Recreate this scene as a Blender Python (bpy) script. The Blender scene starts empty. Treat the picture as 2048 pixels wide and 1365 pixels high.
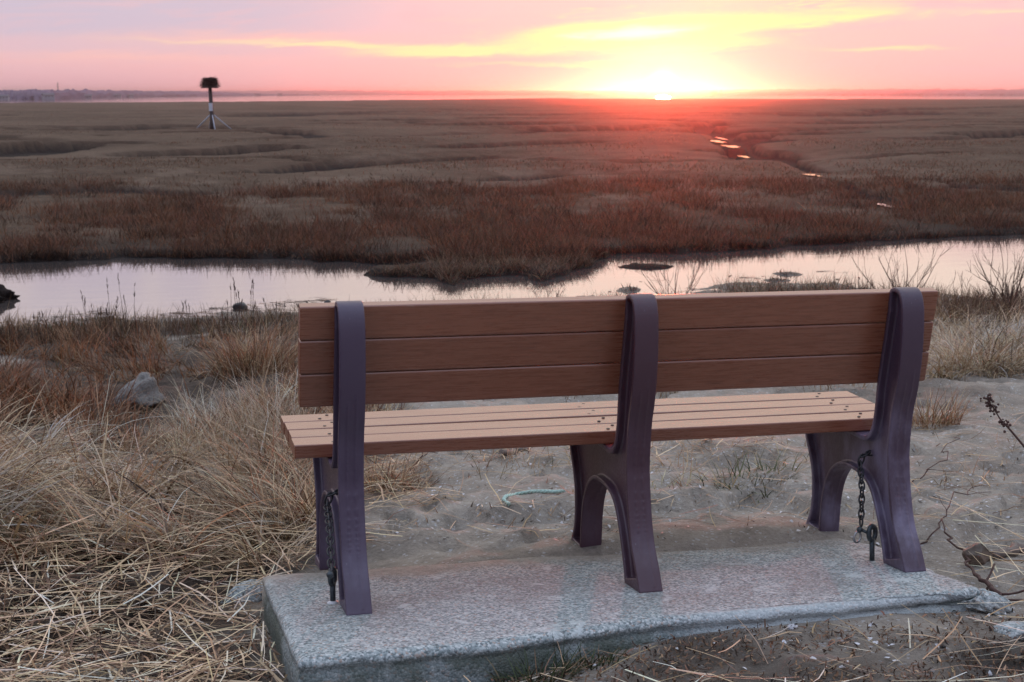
import bpy, bmesh, math, random
import numpy as np
from mathutils import Matrix, Vector
random.seed(7); rng = np.random.default_rng(11)
R = math.radians
sc = bpy.context.scene
COL = sc.collection

# ------------------------------------------------------------------ camera geometry
F = 2993.99                                   # focal length in photograph pixels (2048 wide)
CAM = np.array([-1.3406, -3.6561, 1.3272])
PITCH, YAW, ROLL = R(9.375), R(14.589), R(0.041)
fwd = np.array([math.sin(YAW)*math.cos(PITCH), math.cos(YAW)*math.cos(PITCH), -math.sin(PITCH)])
rgt = np.array([math.cos(YAW), -math.sin(YAW), 0.0])
upv = np.cross(rgt, fwd)
rgt, upv = math.cos(ROLL)*rgt+math.sin(ROLL)*upv, -math.sin(ROLL)*rgt+math.cos(ROLL)*upv
TX, TY = R(-5.205), R(-0.527)                 # the slab and bench follow the slope of the beach
Mx = np.array([[1,0,0],[0,math.cos(TX),-math.sin(TX)],[0,math.sin(TX),math.cos(TX)]])
My = np.array([[math.cos(TY),0,-math.sin(TY)],[0,1,0],[math.sin(TY),0,math.cos(TY)]])
MB = My @ Mx
MBI = MB.T
BENCH = Matrix([list(MB[0])+[0], list(MB[1])+[0], list(MB[2])+[0], [0,0,0,1]])

def ray(px, py):
    px = np.asarray(px, float); py = np.asarray(py, float)
    return ((px-1024)/F)[..., None]*rgt - ((py-682.5)/F)[..., None]*upv + fwd
def wz(px, py, z):
    d = ray(px, py); t = (z-CAM[2])/d[..., 2]; return CAM + t[..., None]*d
def bx(px, py, x):                            # pixel -> point on the plane x of the bench
    d = MBI @ ray(px, py); c = MBI @ CAM; t = (x-c[0])/d[0]; return c+t*d
def bzp(px, py, z=0.0):                       # pixel -> point on the plane z of the bench
    d = MBI @ ray(px, py); c = MBI @ CAM; t = (z-c[2])/d[2]; return c+t*d

# ------------------------------------------------------------------ noise
def _h(ix, iy, s):
    n = (ix.astype(np.int64)*374761393 + iy.astype(np.int64)*668265263 + s*1442695041) & 0xFFFFFFFF
    n = ((n ^ (n >> 13))*1274126177) & 0xFFFFFFFF
    n = (n ^ (n >> 16)) & 0xFFFFFF
    return n/16777215.0
def vn(x, y, s=0):
    x = np.asarray(x, float); y = np.asarray(y, float)
    ix = np.floor(x); iy = np.floor(y); fx = x-ix; fy = y-iy
    fx = fx*fx*(3-2*fx); fy = fy*fy*(3-2*fy)
    a = _h(ix, iy, s); b = _h(ix+1, iy, s); c = _h(ix, iy+1, s); d = _h(ix+1, iy+1, s)
    return (a*(1-fx)+b*fx)*(1-fy)+(c*(1-fx)+d*fx)*fy
def fbm(x, y, s=0, o=4):
    v = 0; a = .5; t = 0
    for k in range(o):
        v = v+a*vn(x, y, s+k*17); t += a; a *= .5; x = x*2.03+3.1; y = y*2.03+1.7
    return v/t
def ss(a, b, x):
    t = np.clip((x-a)/(b-a), 0, 1); return t*t*(3-2*t)

# ------------------------------------------------------------------ terrain height
ZW, ZM = -1.25, -.62
def line_d(x, y, pts):
    d = np.full(np.shape(x), 1e9)
    for (ax, ay), (bx_, by_) in zip(pts[:-1], pts[1:]):
        ux, uy = bx_-ax, by_-ay; L = ux*ux+uy*uy+1e-9
        t = np.clip(((x-ax)*ux+(y-ay)*uy)/L, 0, 1)
        d = np.minimum(d, np.hypot(x-ax-t*ux, y-ay-t*uy))
    return d
def poly_sd(x, y, P):
    d = line_d(x, y, list(P)+[P[0]])
    ins = np.zeros(np.shape(x), bool); n = len(P)
    for i in range(n):
        x0, y0 = P[i]; x1, y1 = P[(i+1) % n]
        c = ((y0 > y) != (y1 > y)) & (x < (x1-x0)*(y-y0)/(y1-y0+1e-12)+x0)
        ins ^= c
    return np.where(ins, -d, d)
_near = [(-900,668),(-500,662),(-200,655),(0,652),(100,652),(200,642),(300,642),(420,634),(520,630),(600,626),(760,612),(900,606),(1020,604),(1110,606),(1180,600),(1250,604),(1330,596),(1420,590),(1480,580),(1560,574),(1660,574),(1760,584),(1860,594),(1960,600),(2048,604),(2300,612),(2700,622)]
_far = [(2700,462),(2300,468),(2048,472),(1900,478),(1750,486),(1600,496),(1500,502),(1440,506),(1370,512),(1300,508),(1240,512),(1195,522),(1215,532),(1150,546),(1085,566),(1040,552),(960,556),(905,572),(860,560),(780,556),(690,566),(676,560),(740,544),(800,536),(700,528),(600,522),(500,519),(300,517),(120,524),(0,530),(-200,526),(-500,520),(-900,518)]
POND = [tuple(wz(a, b, ZW)[:2]) for a, b in _near+_far]
MID = [tuple(wz(a, b, ZW)[:2]) for a, b in [(-900,590),(0,590),(600,585),(1100,585),(1500,545),(2048,535),(2700,530)]]
def chan(pts): return [tuple(wz(a, b, ZM)[:2]) for a, b in pts]
CH = [  # (pixel polyline, half width m, depth m)
 ([(1372,262),(1400,266),(1440,282),(1465,296),(1490,318)], .42, .5),
 ([(1490,318),(1560,330),(1620,350),(1650,358)], .22, .5),
 ([(1690,378),(1740,398),(1800,418)], .15, .5),
 ([(1300,255),(1340,260),(1372,262),(1420,252),(1490,250)], .6, .35),
 ([(1455,290),(1500,290),(1540,300)], .7, .4),
 ([(-150,300),(0,297),(60,290),(130,283),(215,281)], 1.1, .35),
 ([(-200,352),(-60,349),(80,346),(200,341),(360,347)], .55, .3),
 ([(335,297),(400,296),(470,293),(540,289)], .9, .38),
 ([(540,318),(600,315),(680,309)], .8, .38),
 ([(680,312),(800,306),(1000,300)], .35, .2),
 ([(835,266),(880,265),(950,262),(975,264)], 1.2, .4),
 ([(340,231),(440,233),(520,230),(560,227),(680,226)], 2.2, .42),
 ([(560,225),(700,224),(850,221),(1000,219)], 2.0, .3),
 ([(320,252),(370,249)], 2.2, .4),
 ([(940,248),(1000,246),(1090,243)], 1.6, .4),
 ([(1130,258),(1180,256),(1225,255)], 1.3, .4),
 ([(1140,214),(1220,213),(1310,211)], 3.0, .4),
 ([(1400,216),(1480,213)], 3, .4),
 ([(1570,222),(1700,220),(1800,218),(1960,214),(2080,211)], 2.8, .45),
 ([(1640,230),(1760,227),(1900,228)], 2.2, .35),
 ([(1640,243),(1690,242),(1730,240)], 1.6, .35),
 ([(1840,274),(1890,272),(1960,271)], 1.2, .35),
 ([(1990,266),(2060,262),(2200,255)], 1.6, .45),
 ([(1930,338),(2050,342),(2250,346)], .6, .3),
 ([(900,288),(1000,284),(1150,280)], .6, .25),
 ([(1550,265),(1650,262)], 1.2, .25),
 ([(60,222),(180,220),(300,219)], 2.0, .35),
 ([(700,240),(820,238)], 1.6, .3),
 ([(620,272),(700,270),(760,271)], 1.1, .3),
 ([(180,258),(250,256)], 1.5, .3),
 ([(1000,330),(1130,322),(1260,322)], .4, .2),
]
CH = [(chan(p) if i > 2 else [tuple(wz(a, b, ZW+.06)[:2]) for a, b in p], w, d) for i, (p, w, d) in enumerate(CH)]
POOLS = [(tuple(wz(a, b, z_)[:2]), z_, rx_, ry_) for a, b, z_, rx_, ry_ in [(1433,283,-.80,.26,1.9),(1441,277,-.80,.11,2.0),(1464,293,-.82,.28,1.5),(1490,314,-.86,.13,1.0),(1622,350,-.94,.15,.50),(1636,352,-.94,.08,.4),(1762,409,-1.03,.10,.24),(1779,413,-1.03,.09,.28)]]
def pool_q(x, y, P):
    (gx, gy), z_, rx_, ry_ = P; dx = (x-gx)*math.cos(YAW)-(y-gy)*math.sin(YAW); dy = (x-gx)*math.sin(YAW)+(y-gy)*math.cos(YAW); return np.hypot(dx/rx_, dy/ry_)
ISL = [(tuple(wz(a, b, ZW)[:2]), w_*(2.58*F/(b-188))/F, h_*(2.58*F/(b-188))**2/(2.58*F)) for a, b, w_, h_ in [(1292,534,62,9),(1256,581,38,9),(1562,549,42,5),(1556,562,36,4)]]
BPL = (MB[2,1]/MB[1,1], MB[2,0])              # slope of the slab plane along y and x
def plane(x, y):
    n = MB[:, 2]; return -(n[0]*x+n[1]*y)/n[2]
def H(x, y, full=False):
    x = np.asarray(x, float); y = np.asarray(y, float)
    sh = np.shape(x); x = np.atleast_1d(x).ravel(); y = np.atleast_1d(y).ravel()
    sd = poly_sd(x, y, POND)
    midy = np.interp(x, [p[0] for p in MID], [p[1] for p in MID])
    far = y > midy
    sdn = sd + .55*(fbm(x*.7, y*.7, 3)-.5)+.5*(fbm(x*3, y*3, 5)-.5)
    # ---- beach
    xl = np.clip(x, -6, 6)
    yb = np.where(y < -.6, -.6+(y+.6)*.25, y)
    zb = plane(xl, yb)
    off = -.105+.065*ss(-.7, .2, x)-.02*ss(.55, .9, x)
    off = off + (.078-.055*ss(-.9, -1.1, x))*ss(.3, .6, y)*ss(-.9, -.55, x)
    off = off + .035*ss(.85, 1.15, x)*ss(-.3, .2, y)
    k = ss(-.05, .35, np.hypot(np.maximum(np.abs(x+.06)-.95, 0), np.maximum(np.abs(y-.1)-.47, 0)))
    det = .05*(fbm(x*.8+4, y*.8, 9)-.5)+.07*(fbm(x*3.2, y*3.2, 21)-.5)*ss(-.2, .6, y)+(.07*(fbm(x*6.5, y*6.5, 31, 3)-.5)-.055*ss(.56, .68, fbm(x*4.6+3, y*4.6, 36, 2)))*ss(.38, .5, fbm(x*.9, y*.9, 33, 2)+.12)+.02*(fbm(x*16, y*16, 35, 2)-.5)
    left = ss(-.9, -1.8, x+.12*(y-2))*ss(1.0, 3, y+1.5)
    det = det + left*(.26*(fbm(x*.9+9, y*.6, 41)-.42)+.05)
    zb = zb+off+k*det
    slope = ZW+.02+.085*np.maximum(sdn, -3)+.03*(fbm(x*4, y*4, 77)-.5)
    w = ss(6, 1.5, sd)
    zb = zb*(1-w)+slope*w
    zb = np.where(sdn < 0, ZW+.02+.10*sdn+.13*(fbm(x*2.5, y*4, 91)-.55), zb)
    # ---- marsh
    zm = ZW-.03+.14*ss(-.02, .3, sdn)+.05*ss(.3, 3, sdn)+.50*ss(5, 40, sd)
    r = np.hypot(x-CAM[0], y-CAM[1])
    amp = ss(1, 8, sd)
    zm = zm+amp*(.12*(fbm(x*.16, y*.2, 51)-.5)+.10*(fbm(x*.9, y*.9, 57)-.5)*ss(70, 30, r))
    zm = zm+ss(40, 90, r)*.34*(fbm(x*.022, y*.05, 63, 3)-.5)+ss(25, 40, r)*ss(140, 70, r)*.20*(fbm(x*.09, y*.16, 67, 3)-.5)
    lo = x > 1e9
    chm = np.zeros_like(x); ch2 = np.zeros_like(x); ymean = lambda P: np.mean([p[1] for p in P])
    wob = (fbm(x*.5, y*.5, 71)-.5)
    def near_ch(P):
        xs = [p[0] for p in P]; ys = [p[1] for p in P]
        return (x > min(xs)-9) & (x < max(xs)+9) & (y > min(ys)-9) & (y < max(ys)+9)
    cut = []
    for P, hw, dep in CH:
        b = near_ch(P)
        if not b.any(): continue
        d = line_d(x[b], y[b], P)+wob[b]*hw*1.3+.25*(fbm(x[b]*2.2, y[b]*2.2, 73)-.5)
        hw = hw*(1.7 if ymean(P) > 45 else 1.25)
        ch2[b] = np.maximum(ch2[b], ss(hw*3.2+.3, hw*1.05, d)*(1. if ymean(P) > 38 else .35)); cut.append((b, d, hw, dep))
    zm = zm-.13*ch2
    for b, d, hw, dep in cut:
        m = ss(hw*1.2+.08, hw*.9, d)
        zm[b] = zm[b]*(1-m)+np.minimum(zm[b], np.maximum(zm[b]-dep*1.35, ZW+.05))*m; chm[b] = np.maximum(chm[b], m)
    for P in POOLS:
        q = pool_q(x, y, P); m = ss(2.2, 1.3, q); zm = zm*(1-m)+(P[1]-.03)*m; chm = np.maximum(chm, ss(2.0, 1.3, q))
    # smaller natural creeks everywhere further out
    nz = np.abs(fbm(x*.016+2, y*.034, 81, 3)-.5)
    ch2 = np.maximum(ch2, ss(.045, .018, nz)*ss(60, 80, r)*ss(650, 500, r)*ss(.42, .52, fbm(x*.02, y*.02, 88, 2)))
    m = ss(.026, .014, nz)*ss(60, 80, r)*ss(650, 500, r)*ss(.42, .52, fbm(x*.02, y*.02, 88, 2))
    zm = np.where(m > 0, zm*(1-m)+np.maximum(zm-.45, np.minimum(zm, ZW+.06))*m, zm); chm = np.maximum(chm, m)
    nz = np.abs(fbm(x*.045+9, y*.10+3, 83, 4)-.5); gate = ss(36, 46, r)*ss(190, 140, r)*ss(.44, .54, fbm(x*.05, y*.05, 86, 2))*ss(8, 14, sd)
    ch2 = np.maximum(ch2, ss(.05, .02, nz)*gate); m = ss(.026, .013, nz)*gate
    zm = np.where(m > 0, zm*(1-m)+np.maximum(zm-.40, np.minimum(zm, ZW+.06))*m, zm); chm = np.maximum(chm, m)
    zm = np.where(sdn < -.02, ZW-.03+.15*sdn, zm)
    # outer edge of the marsh against the bay
    az = np.degrees(np.arctan2(x-CAM[0], y-CAM[1]))
    edge = np.interp(az, [-40, -4, 5, 11, 13.5, 15.5, 17, 34, 70], [340, 350, 400, 500, 610, 700, 640, 640, 620])
    edge = edge+40*(fbm(az*.5, az*0, 95)-.5)
    zm = np.where(r > edge, np.minimum(zm, ZW-.2), zm)
    z = np.where(far, zm, zb)
    for (ix, iy), rx, ry in ISL:
        dx = (x-ix)*math.cos(YAW)-(y-iy)*math.sin(YAW); dy = (x-ix)*math.sin(YAW)+(y-iy)*math.cos(YAW)
        q = np.hypot(dx/rx, dy/ry)+1.5*(fbm(x*2.6, y*3.2, 99)-.5)+.6*(fbm(x*9, y*9, 98)-.5)
        z = np.maximum(z, np.minimum(ZW+.05-.07*q, ZW+.035))
    if full: return z.reshape(sh), sd.reshape(sh), far.reshape(sh), np.maximum(chm, .49*ch2).reshape(sh)
    return z.reshape(sh)
H_exact = H
GRID = {}
def make_grid():
    def geo(a, b, r): return list(np.exp(np.arange(math.log(a), math.log(b), math.log(r))))
    rad = np.array(geo(.5, 2.2, 1.12)+geo(2.2, 8, 1.0085)+geo(8, 16, 1.011)+geo(16, 24, 1.006)+geo(24, 150, 1.008)+geo(150, 420, 1.012)+geo(420, 900, 1.03)+[900.])
    ang = np.concatenate([np.arange(-180, -50, 6), np.arange(-50, -24, .6), np.arange(-24, 24, .11), np.arange(24, 50, .6), np.arange(50, 181, 6)])
    ang[-1] = 180.
    RR, AA = np.meshgrid(rad, np.radians(ang)+YAW, indexing='ij')
    X = CAM[0]+RR*np.sin(AA); Y = CAM[1]+RR*np.cos(AA)
    Z, sd, far, ch = H_exact(X, Y, full=True)
    GRID.update(rad=rad, ang=ang, X=X, Y=Y, Z=Z, sd=sd, far=far, ch=ch)
    ev = np.linspace(-.75, -.0015, 2600); tab = np.zeros((len(ang), len(ev)))
    el = np.maximum.accumulate((Z-CAM[2])/rad[:, None], axis=0)
    for j in range(len(ang)): tab[j] = np.interp(ev, el[:, j]+np.arange(len(rad))*1e-9, rad)
    GRID.update(ev=ev, tab=tab)
def H(x, y):
    x = np.asarray(x, float); y = np.asarray(y, float); g = GRID
    r = np.hypot(x-CAM[0], y-CAM[1]); a = (np.degrees(np.arctan2(x-CAM[0], y-CAM[1])-YAW)+180) % 360-180
    fi = np.interp(r, g['rad'], np.arange(len(g['rad']))); fj = np.interp(a, g['ang'], np.arange(len(g['ang'])))
    i = np.minimum(fi.astype(int), len(g['rad'])-2); j = np.minimum(fj.astype(int), len(g['ang'])-2); u = fi-i; v = fj-j; Z = g['Z']
    return (Z[i, j]*(1-u)+Z[i+1, j]*u)*(1-v)+(Z[i, j+1]*(1-u)+Z[i+1, j+1]*u)*v
def CHM(x, y):
    g = GRID; r = np.hypot(x-CAM[0], y-CAM[1]); a = (np.degrees(np.arctan2(x-CAM[0], y-CAM[1])-YAW)+180) % 360-180
    i = np.rint(np.interp(r, g['rad'], np.arange(len(g['rad'])))).astype(int); j = np.rint(np.interp(a, g['ang'], np.arange(len(g['ang'])))).astype(int)
    return g['ch'][i, j]
def ground_at(px, py):
    d = ray(np.atleast_1d(px), np.atleast_1d(py)); h = np.hypot(d[:, 0], d[:, 1]); e = d[:, 2]/h; g = GRID
    a = np.degrees(np.arctan2(d[:, 0], d[:, 1])-YAW)
    fj = np.interp(a, g['ang'], np.arange(len(g['ang']))); j = np.minimum(fj.astype(int), len(g['ang'])-2); v = fj-j
    fe = np.interp(e, g['ev'], np.arange(len(g['ev']))); k = np.minimum(fe.astype(int), len(g['ev'])-2); u = fe-k; T = g['tab']
    r = (T[j, k]*(1-u)+T[j, k+1]*u)*(1-v)+(T[j+1, k]*(1-u)+T[j+1, k+1]*u)*v
    x = CAM[0]+r*d[:, 0]/h; y = CAM[1]+r*d[:, 1]/h
    return np.stack([x, y, H(x, y)], -1)
make_grid()
def gp(px, py): return ground_at([px], [py])[0]

# ------------------------------------------------------------------ objects and tags
def link(o, parent=None):
    COL.objects.link(o)
    if parent is not None: o.parent = parent
    return o
def tag(o, label=None, cat=None, group=None, kind=None):
    if label: o['label'] = label
    if cat: o['category'] = cat
    if group: o['group'] = group
    if kind: o['kind'] = kind
    return o
def empty(name, loc=(0,0,0), rot=(0,0,0)):
    o = bpy.data.objects.new(name, None); o.location = loc; o.rotation_euler = rot
    o.empty_display_size = .1; return link(o)
def mesh_np(name, V, faces_q=None, faces_t=None, mats=(), parent=None, col=None, smooth=True, mi=None):
    me = bpy.data.meshes.new(name)
    V = np.asarray(V, np.float32)
    nq = 0 if faces_q is None else len(faces_q); nt = 0 if faces_t is None else len(faces_t)
    me.vertices.add(len(V)); me.vertices.foreach_set('co', V.ravel())
    loops = []
    if nq: loops.append(np.asarray(faces_q, np.int32).ravel())
    if nt: loops.append(np.asarray(faces_t, np.int32).ravel())
    lv = np.concatenate(loops); me.loops.add(len(lv)); me.loops.foreach_set('vertex_index', lv)
    me.polygons.add(nq+nt)
    st = np.concatenate([np.arange(nq)*4, nq*4+np.arange(nt)*3]).astype(np.int32)
    me.polygons.foreach_set('loop_start', st)
    me.polygons.foreach_set('loop_total', np.concatenate([np.full(nq, 4), np.full(nt, 3)]).astype(np.int32))
    if mi is not None: me.polygons.foreach_set('material_index', np.asarray(mi, np.int32))
    me.polygons.foreach_set('use_smooth', np.full(nq+nt, bool(smooth)))
    if col is not None:
        a = me.color_attributes.new('tint', 'FLOAT_COLOR', 'POINT')
        c = np.ones((len(V), 4), np.float32); c[:, :col.shape[1]] = col
        a.data.foreach_set('color', c.ravel())
    me.update(calc_edges=True)
    for m in mats: me.materials.append(m)
    return link(bpy.data.objects.new(name, me), parent)
def bm_obj(name, bm, mats, parent=None, smooth=False):
    me = bpy.data.meshes.new(name); bmesh.ops.recalc_face_normals(bm, faces=bm.faces)
    bm.to_mesh(me); bm.free()
    for m in (mats if isinstance(mats, (list, tuple)) else [mats]): me.materials.append(m)
    if smooth: me.polygons.foreach_set('use_smooth', [True]*len(me.polygons))
    return link(bpy.data.objects.new(name, me), parent)
def box(bm, c, s, rot=None, mi=0):
    g = bmesh.ops.create_cube(bm, size=1.0)['verts']
    for v in g:
        p = Vector((v.co.x*s[0], v.co.y*s[1], v.co.z*s[2]))
        if rot is not None: p = rot @ p
        v.co = p+Vector(c)
    for f in {f for v in g for f in v.link_faces}: f.material_index = mi
    return g
def tube(bm, pts, rad, n=7, mi=0, cap=True):
    pts = [Vector(p) for p in pts]; rings = []
    if not hasattr(rad, '__len__'): rad = [rad]*len(pts)
    ref = None
    for i, p in enumerate(pts):
        t = (pts[min(i+1, len(pts)-1)]-pts[max(i-1, 0)]).normalized()
        if ref is None: ref = t.orthogonal().normalized()
        ref = (ref-t*ref.dot(t)).normalized(); b = t.cross(ref)
        rings.append([bm.verts.new(p+(ref*math.cos(2*math.pi*k/n)+b*math.sin(2*math.pi*k/n))*rad[i]) for k in range(n)])
    for a, b in zip(rings[:-1], rings[1:]):
        for k in range(n):
            f = bm.faces.new((a[k], a[(k+1) % n], b[(k+1) % n], b[k])); f.material_index = mi; f.smooth = True
    if cap:
        bm.faces.new(rings[0][::-1]).material_index = mi; bm.faces.new(rings[-1]).material_index = mi
def torus(bm, M4, a, b, r, n=16, m=7, mi=0):   # oval link: half length a, half width b, wire radius r
    rings = []
    for i in range(n):
        t = 2*math.pi*i/n; c, s = math.cos(t), math.sin(t)
        p = Vector((b*c, 0, a*s)); nn = Vector((c*a, 0, s*b)).normalized()
        rings.append([bm.verts.new(M4 @ (p+nn*r*math.cos(2*math.pi*k/m)+Vector((0, r*math.sin(2*math.pi*k/m), 0)))) for k in range(m)])
    for i in range(n):
        A, B = rings[i], rings[(i+1) % n]
        for k in range(m):
            f = bm.faces.new((A[k], A[(k+1) % m], B[(k+1) % m], B[k])); f.material_index = mi; f.smooth = True

# ------------------------------------------------------------------ materials
class NT:
    def __init__(s, tree): s.t = tree; s.n = tree.nodes; s.l = tree.links
    def new(s, typ, **kw):
        nd = s.n.new(typ)
        for k, v in kw.items(): setattr(nd, k, v)
        return nd
    def put(s, sock, v):
        if isinstance(v, bpy.types.NodeSocket): s.l.new(v, sock)
        elif v is not None:
            if isinstance(v, (tuple, list)) and len(v) == 3 and sock.type == 'RGBA': v = tuple(v)+(1,)
            sock.default_value = v
    def m(s, op, a, b=None, c=None, clamp=False):
        nd = s.new('ShaderNodeMath', operation=op, use_clamp=clamp)
        for i, v in enumerate((a, b, c)): s.put(nd.inputs[i], v)
        return nd.outputs[0]
    def mix(s, f, a, b, mode='MIX'):
        nd = s.new('ShaderNodeMix', data_type='RGBA', blend_type=mode, clamp_factor=True)
        s.put(nd.inputs[0], f); s.put(nd.inputs[6], a); s.put(nd.inputs[7], b); return nd.outputs[2]
    def ramp(s, f, stops, interp='LINEAR'):
        nd = s.new('ShaderNodeValToRGB'); cr = nd.color_ramp; cr.interpolation = interp
        while len(cr.elements) > 1: cr.elements.remove(cr.elements[-1])
        for i, (p, c) in enumerate(stops):
            e = cr.elements[0] if i == 0 else cr.elements.new(p)
            e.position = p; e.color = tuple(c)+(1,) if len(c) == 3 else c
        s.put(nd.inputs[0], f); return nd.outputs[0]
    def noise(s, vec, scale, detail=4, rough=.55, dist=0, out=0):
        nd = s.new('ShaderNodeTexNoise'); s.put(nd.inputs['Vector'], vec); nd.inputs['Scale'].default_value = scale
        nd.inputs['Detail'].default_value = detail; nd.inputs['Roughness'].default_value = rough; nd.inputs['Distortion'].default_value = dist
        return nd.outputs[out]
    def mapping(s, vec, scale=(1,1,1), loc=(0,0,0), rot=(0,0,0)):
        nd = s.new('ShaderNodeMapping'); s.put(nd.inputs[0], vec); nd.inputs['Scale'].default_value = scale
        nd.inputs['Location'].default_value = loc; nd.inputs['Rotation'].default_value = rot; return nd.outputs[0]
    def ms(s, x, a, b, lo=0., hi=1.):
        nd = s.new('ShaderNodeMapRange', interpolation_type='SMOOTHSTEP'); s.put(nd.inputs[0], x)
        for i, v in enumerate((a, b, lo, hi)): s.put(nd.inputs[1+i], v)
        return nd.outputs[0]
    def obj(s): return s.new('ShaderNodeTexCoord').outputs['Object']
    def pos(s): return s.new('ShaderNodeNewGeometry').outputs['Position']
    def bump(s, h, strength=.3, dist=.01):
        nd = s.new('ShaderNodeBump'); s.put(nd.inputs['Height'], h); nd.inputs['Strength'].default_value = strength
        nd.inputs['Distance'].default_value = dist; return nd.outputs[0]
def mat(name):
    m = bpy.data.materials.new(name); m.use_nodes = True; m.node_tree.nodes.clear()
    t = NT(m.node_tree); out = t.new('ShaderNodeOutputMaterial'); return m, t, out
def princ(t, out, col, rough=.6, spec=.4, normal=None, metal=0.):
    b = t.new('ShaderNodeBsdfPrincipled'); t.put(b.inputs['Base Color'], col); t.put(b.inputs['Roughness'], rough)
    t.put(b.inputs['Specular IOR Level'], spec); t.put(b.inputs['Metallic'], metal)
    if normal is not None: t.l.new(normal, b.inputs['Normal'])
    t.l.new(b.outputs[0], out.inputs['Surface']); return b
def noisy(name, c1, c2, scale=8, rough=.7, spec=.3, bumps=.3, bd=.01, detail=6, stretch=(1,1,1), c3=None, metal=0.):
    m, t, out = mat(name); v = t.mapping(t.obj(), stretch)
    n = t.noise(v, scale, detail, .6); stops = [(.3, c1), (.7, c2)]
    if c3: stops = [(.25, c1), (.5, c2), (.72, c3)]
    c = t.ramp(n, stops); n2 = t.noise(v, scale*6, 4, .6)
    princ(t, out, c, rough, spec, t.bump(t.m('ADD', n, t.m('MULTIPLY', n2, .5)), bumps, bd), metal); return m

def m_grass(name, trans=.35, rough=.55, gain=1.0):
    m, t, out = mat(name)
    a = t.new('ShaderNodeAttribute', attribute_name='tint'); c = a.outputs['Color']
    if gain != 1: c = t.mix(1., c, (gain, gain, gain), 'MULTIPLY')
    b = t.new('ShaderNodeBsdfPrincipled'); t.put(b.inputs['Base Color'], c); b.inputs['Roughness'].default_value = rough
    b.inputs['Specular IOR Level'].default_value = .25
    tr = t.new('ShaderNodeBsdfTranslucent'); t.put(tr.inputs[0], c)
    mx = t.new('ShaderNodeMixShader'); mx.inputs[0].default_value = trans
    t.l.new(b.outputs[0], mx.inputs[1]); t.l.new(tr.outputs[0], mx.inputs[2]); t.l.new(mx.outputs[0], out.inputs[0]); return m

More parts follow.
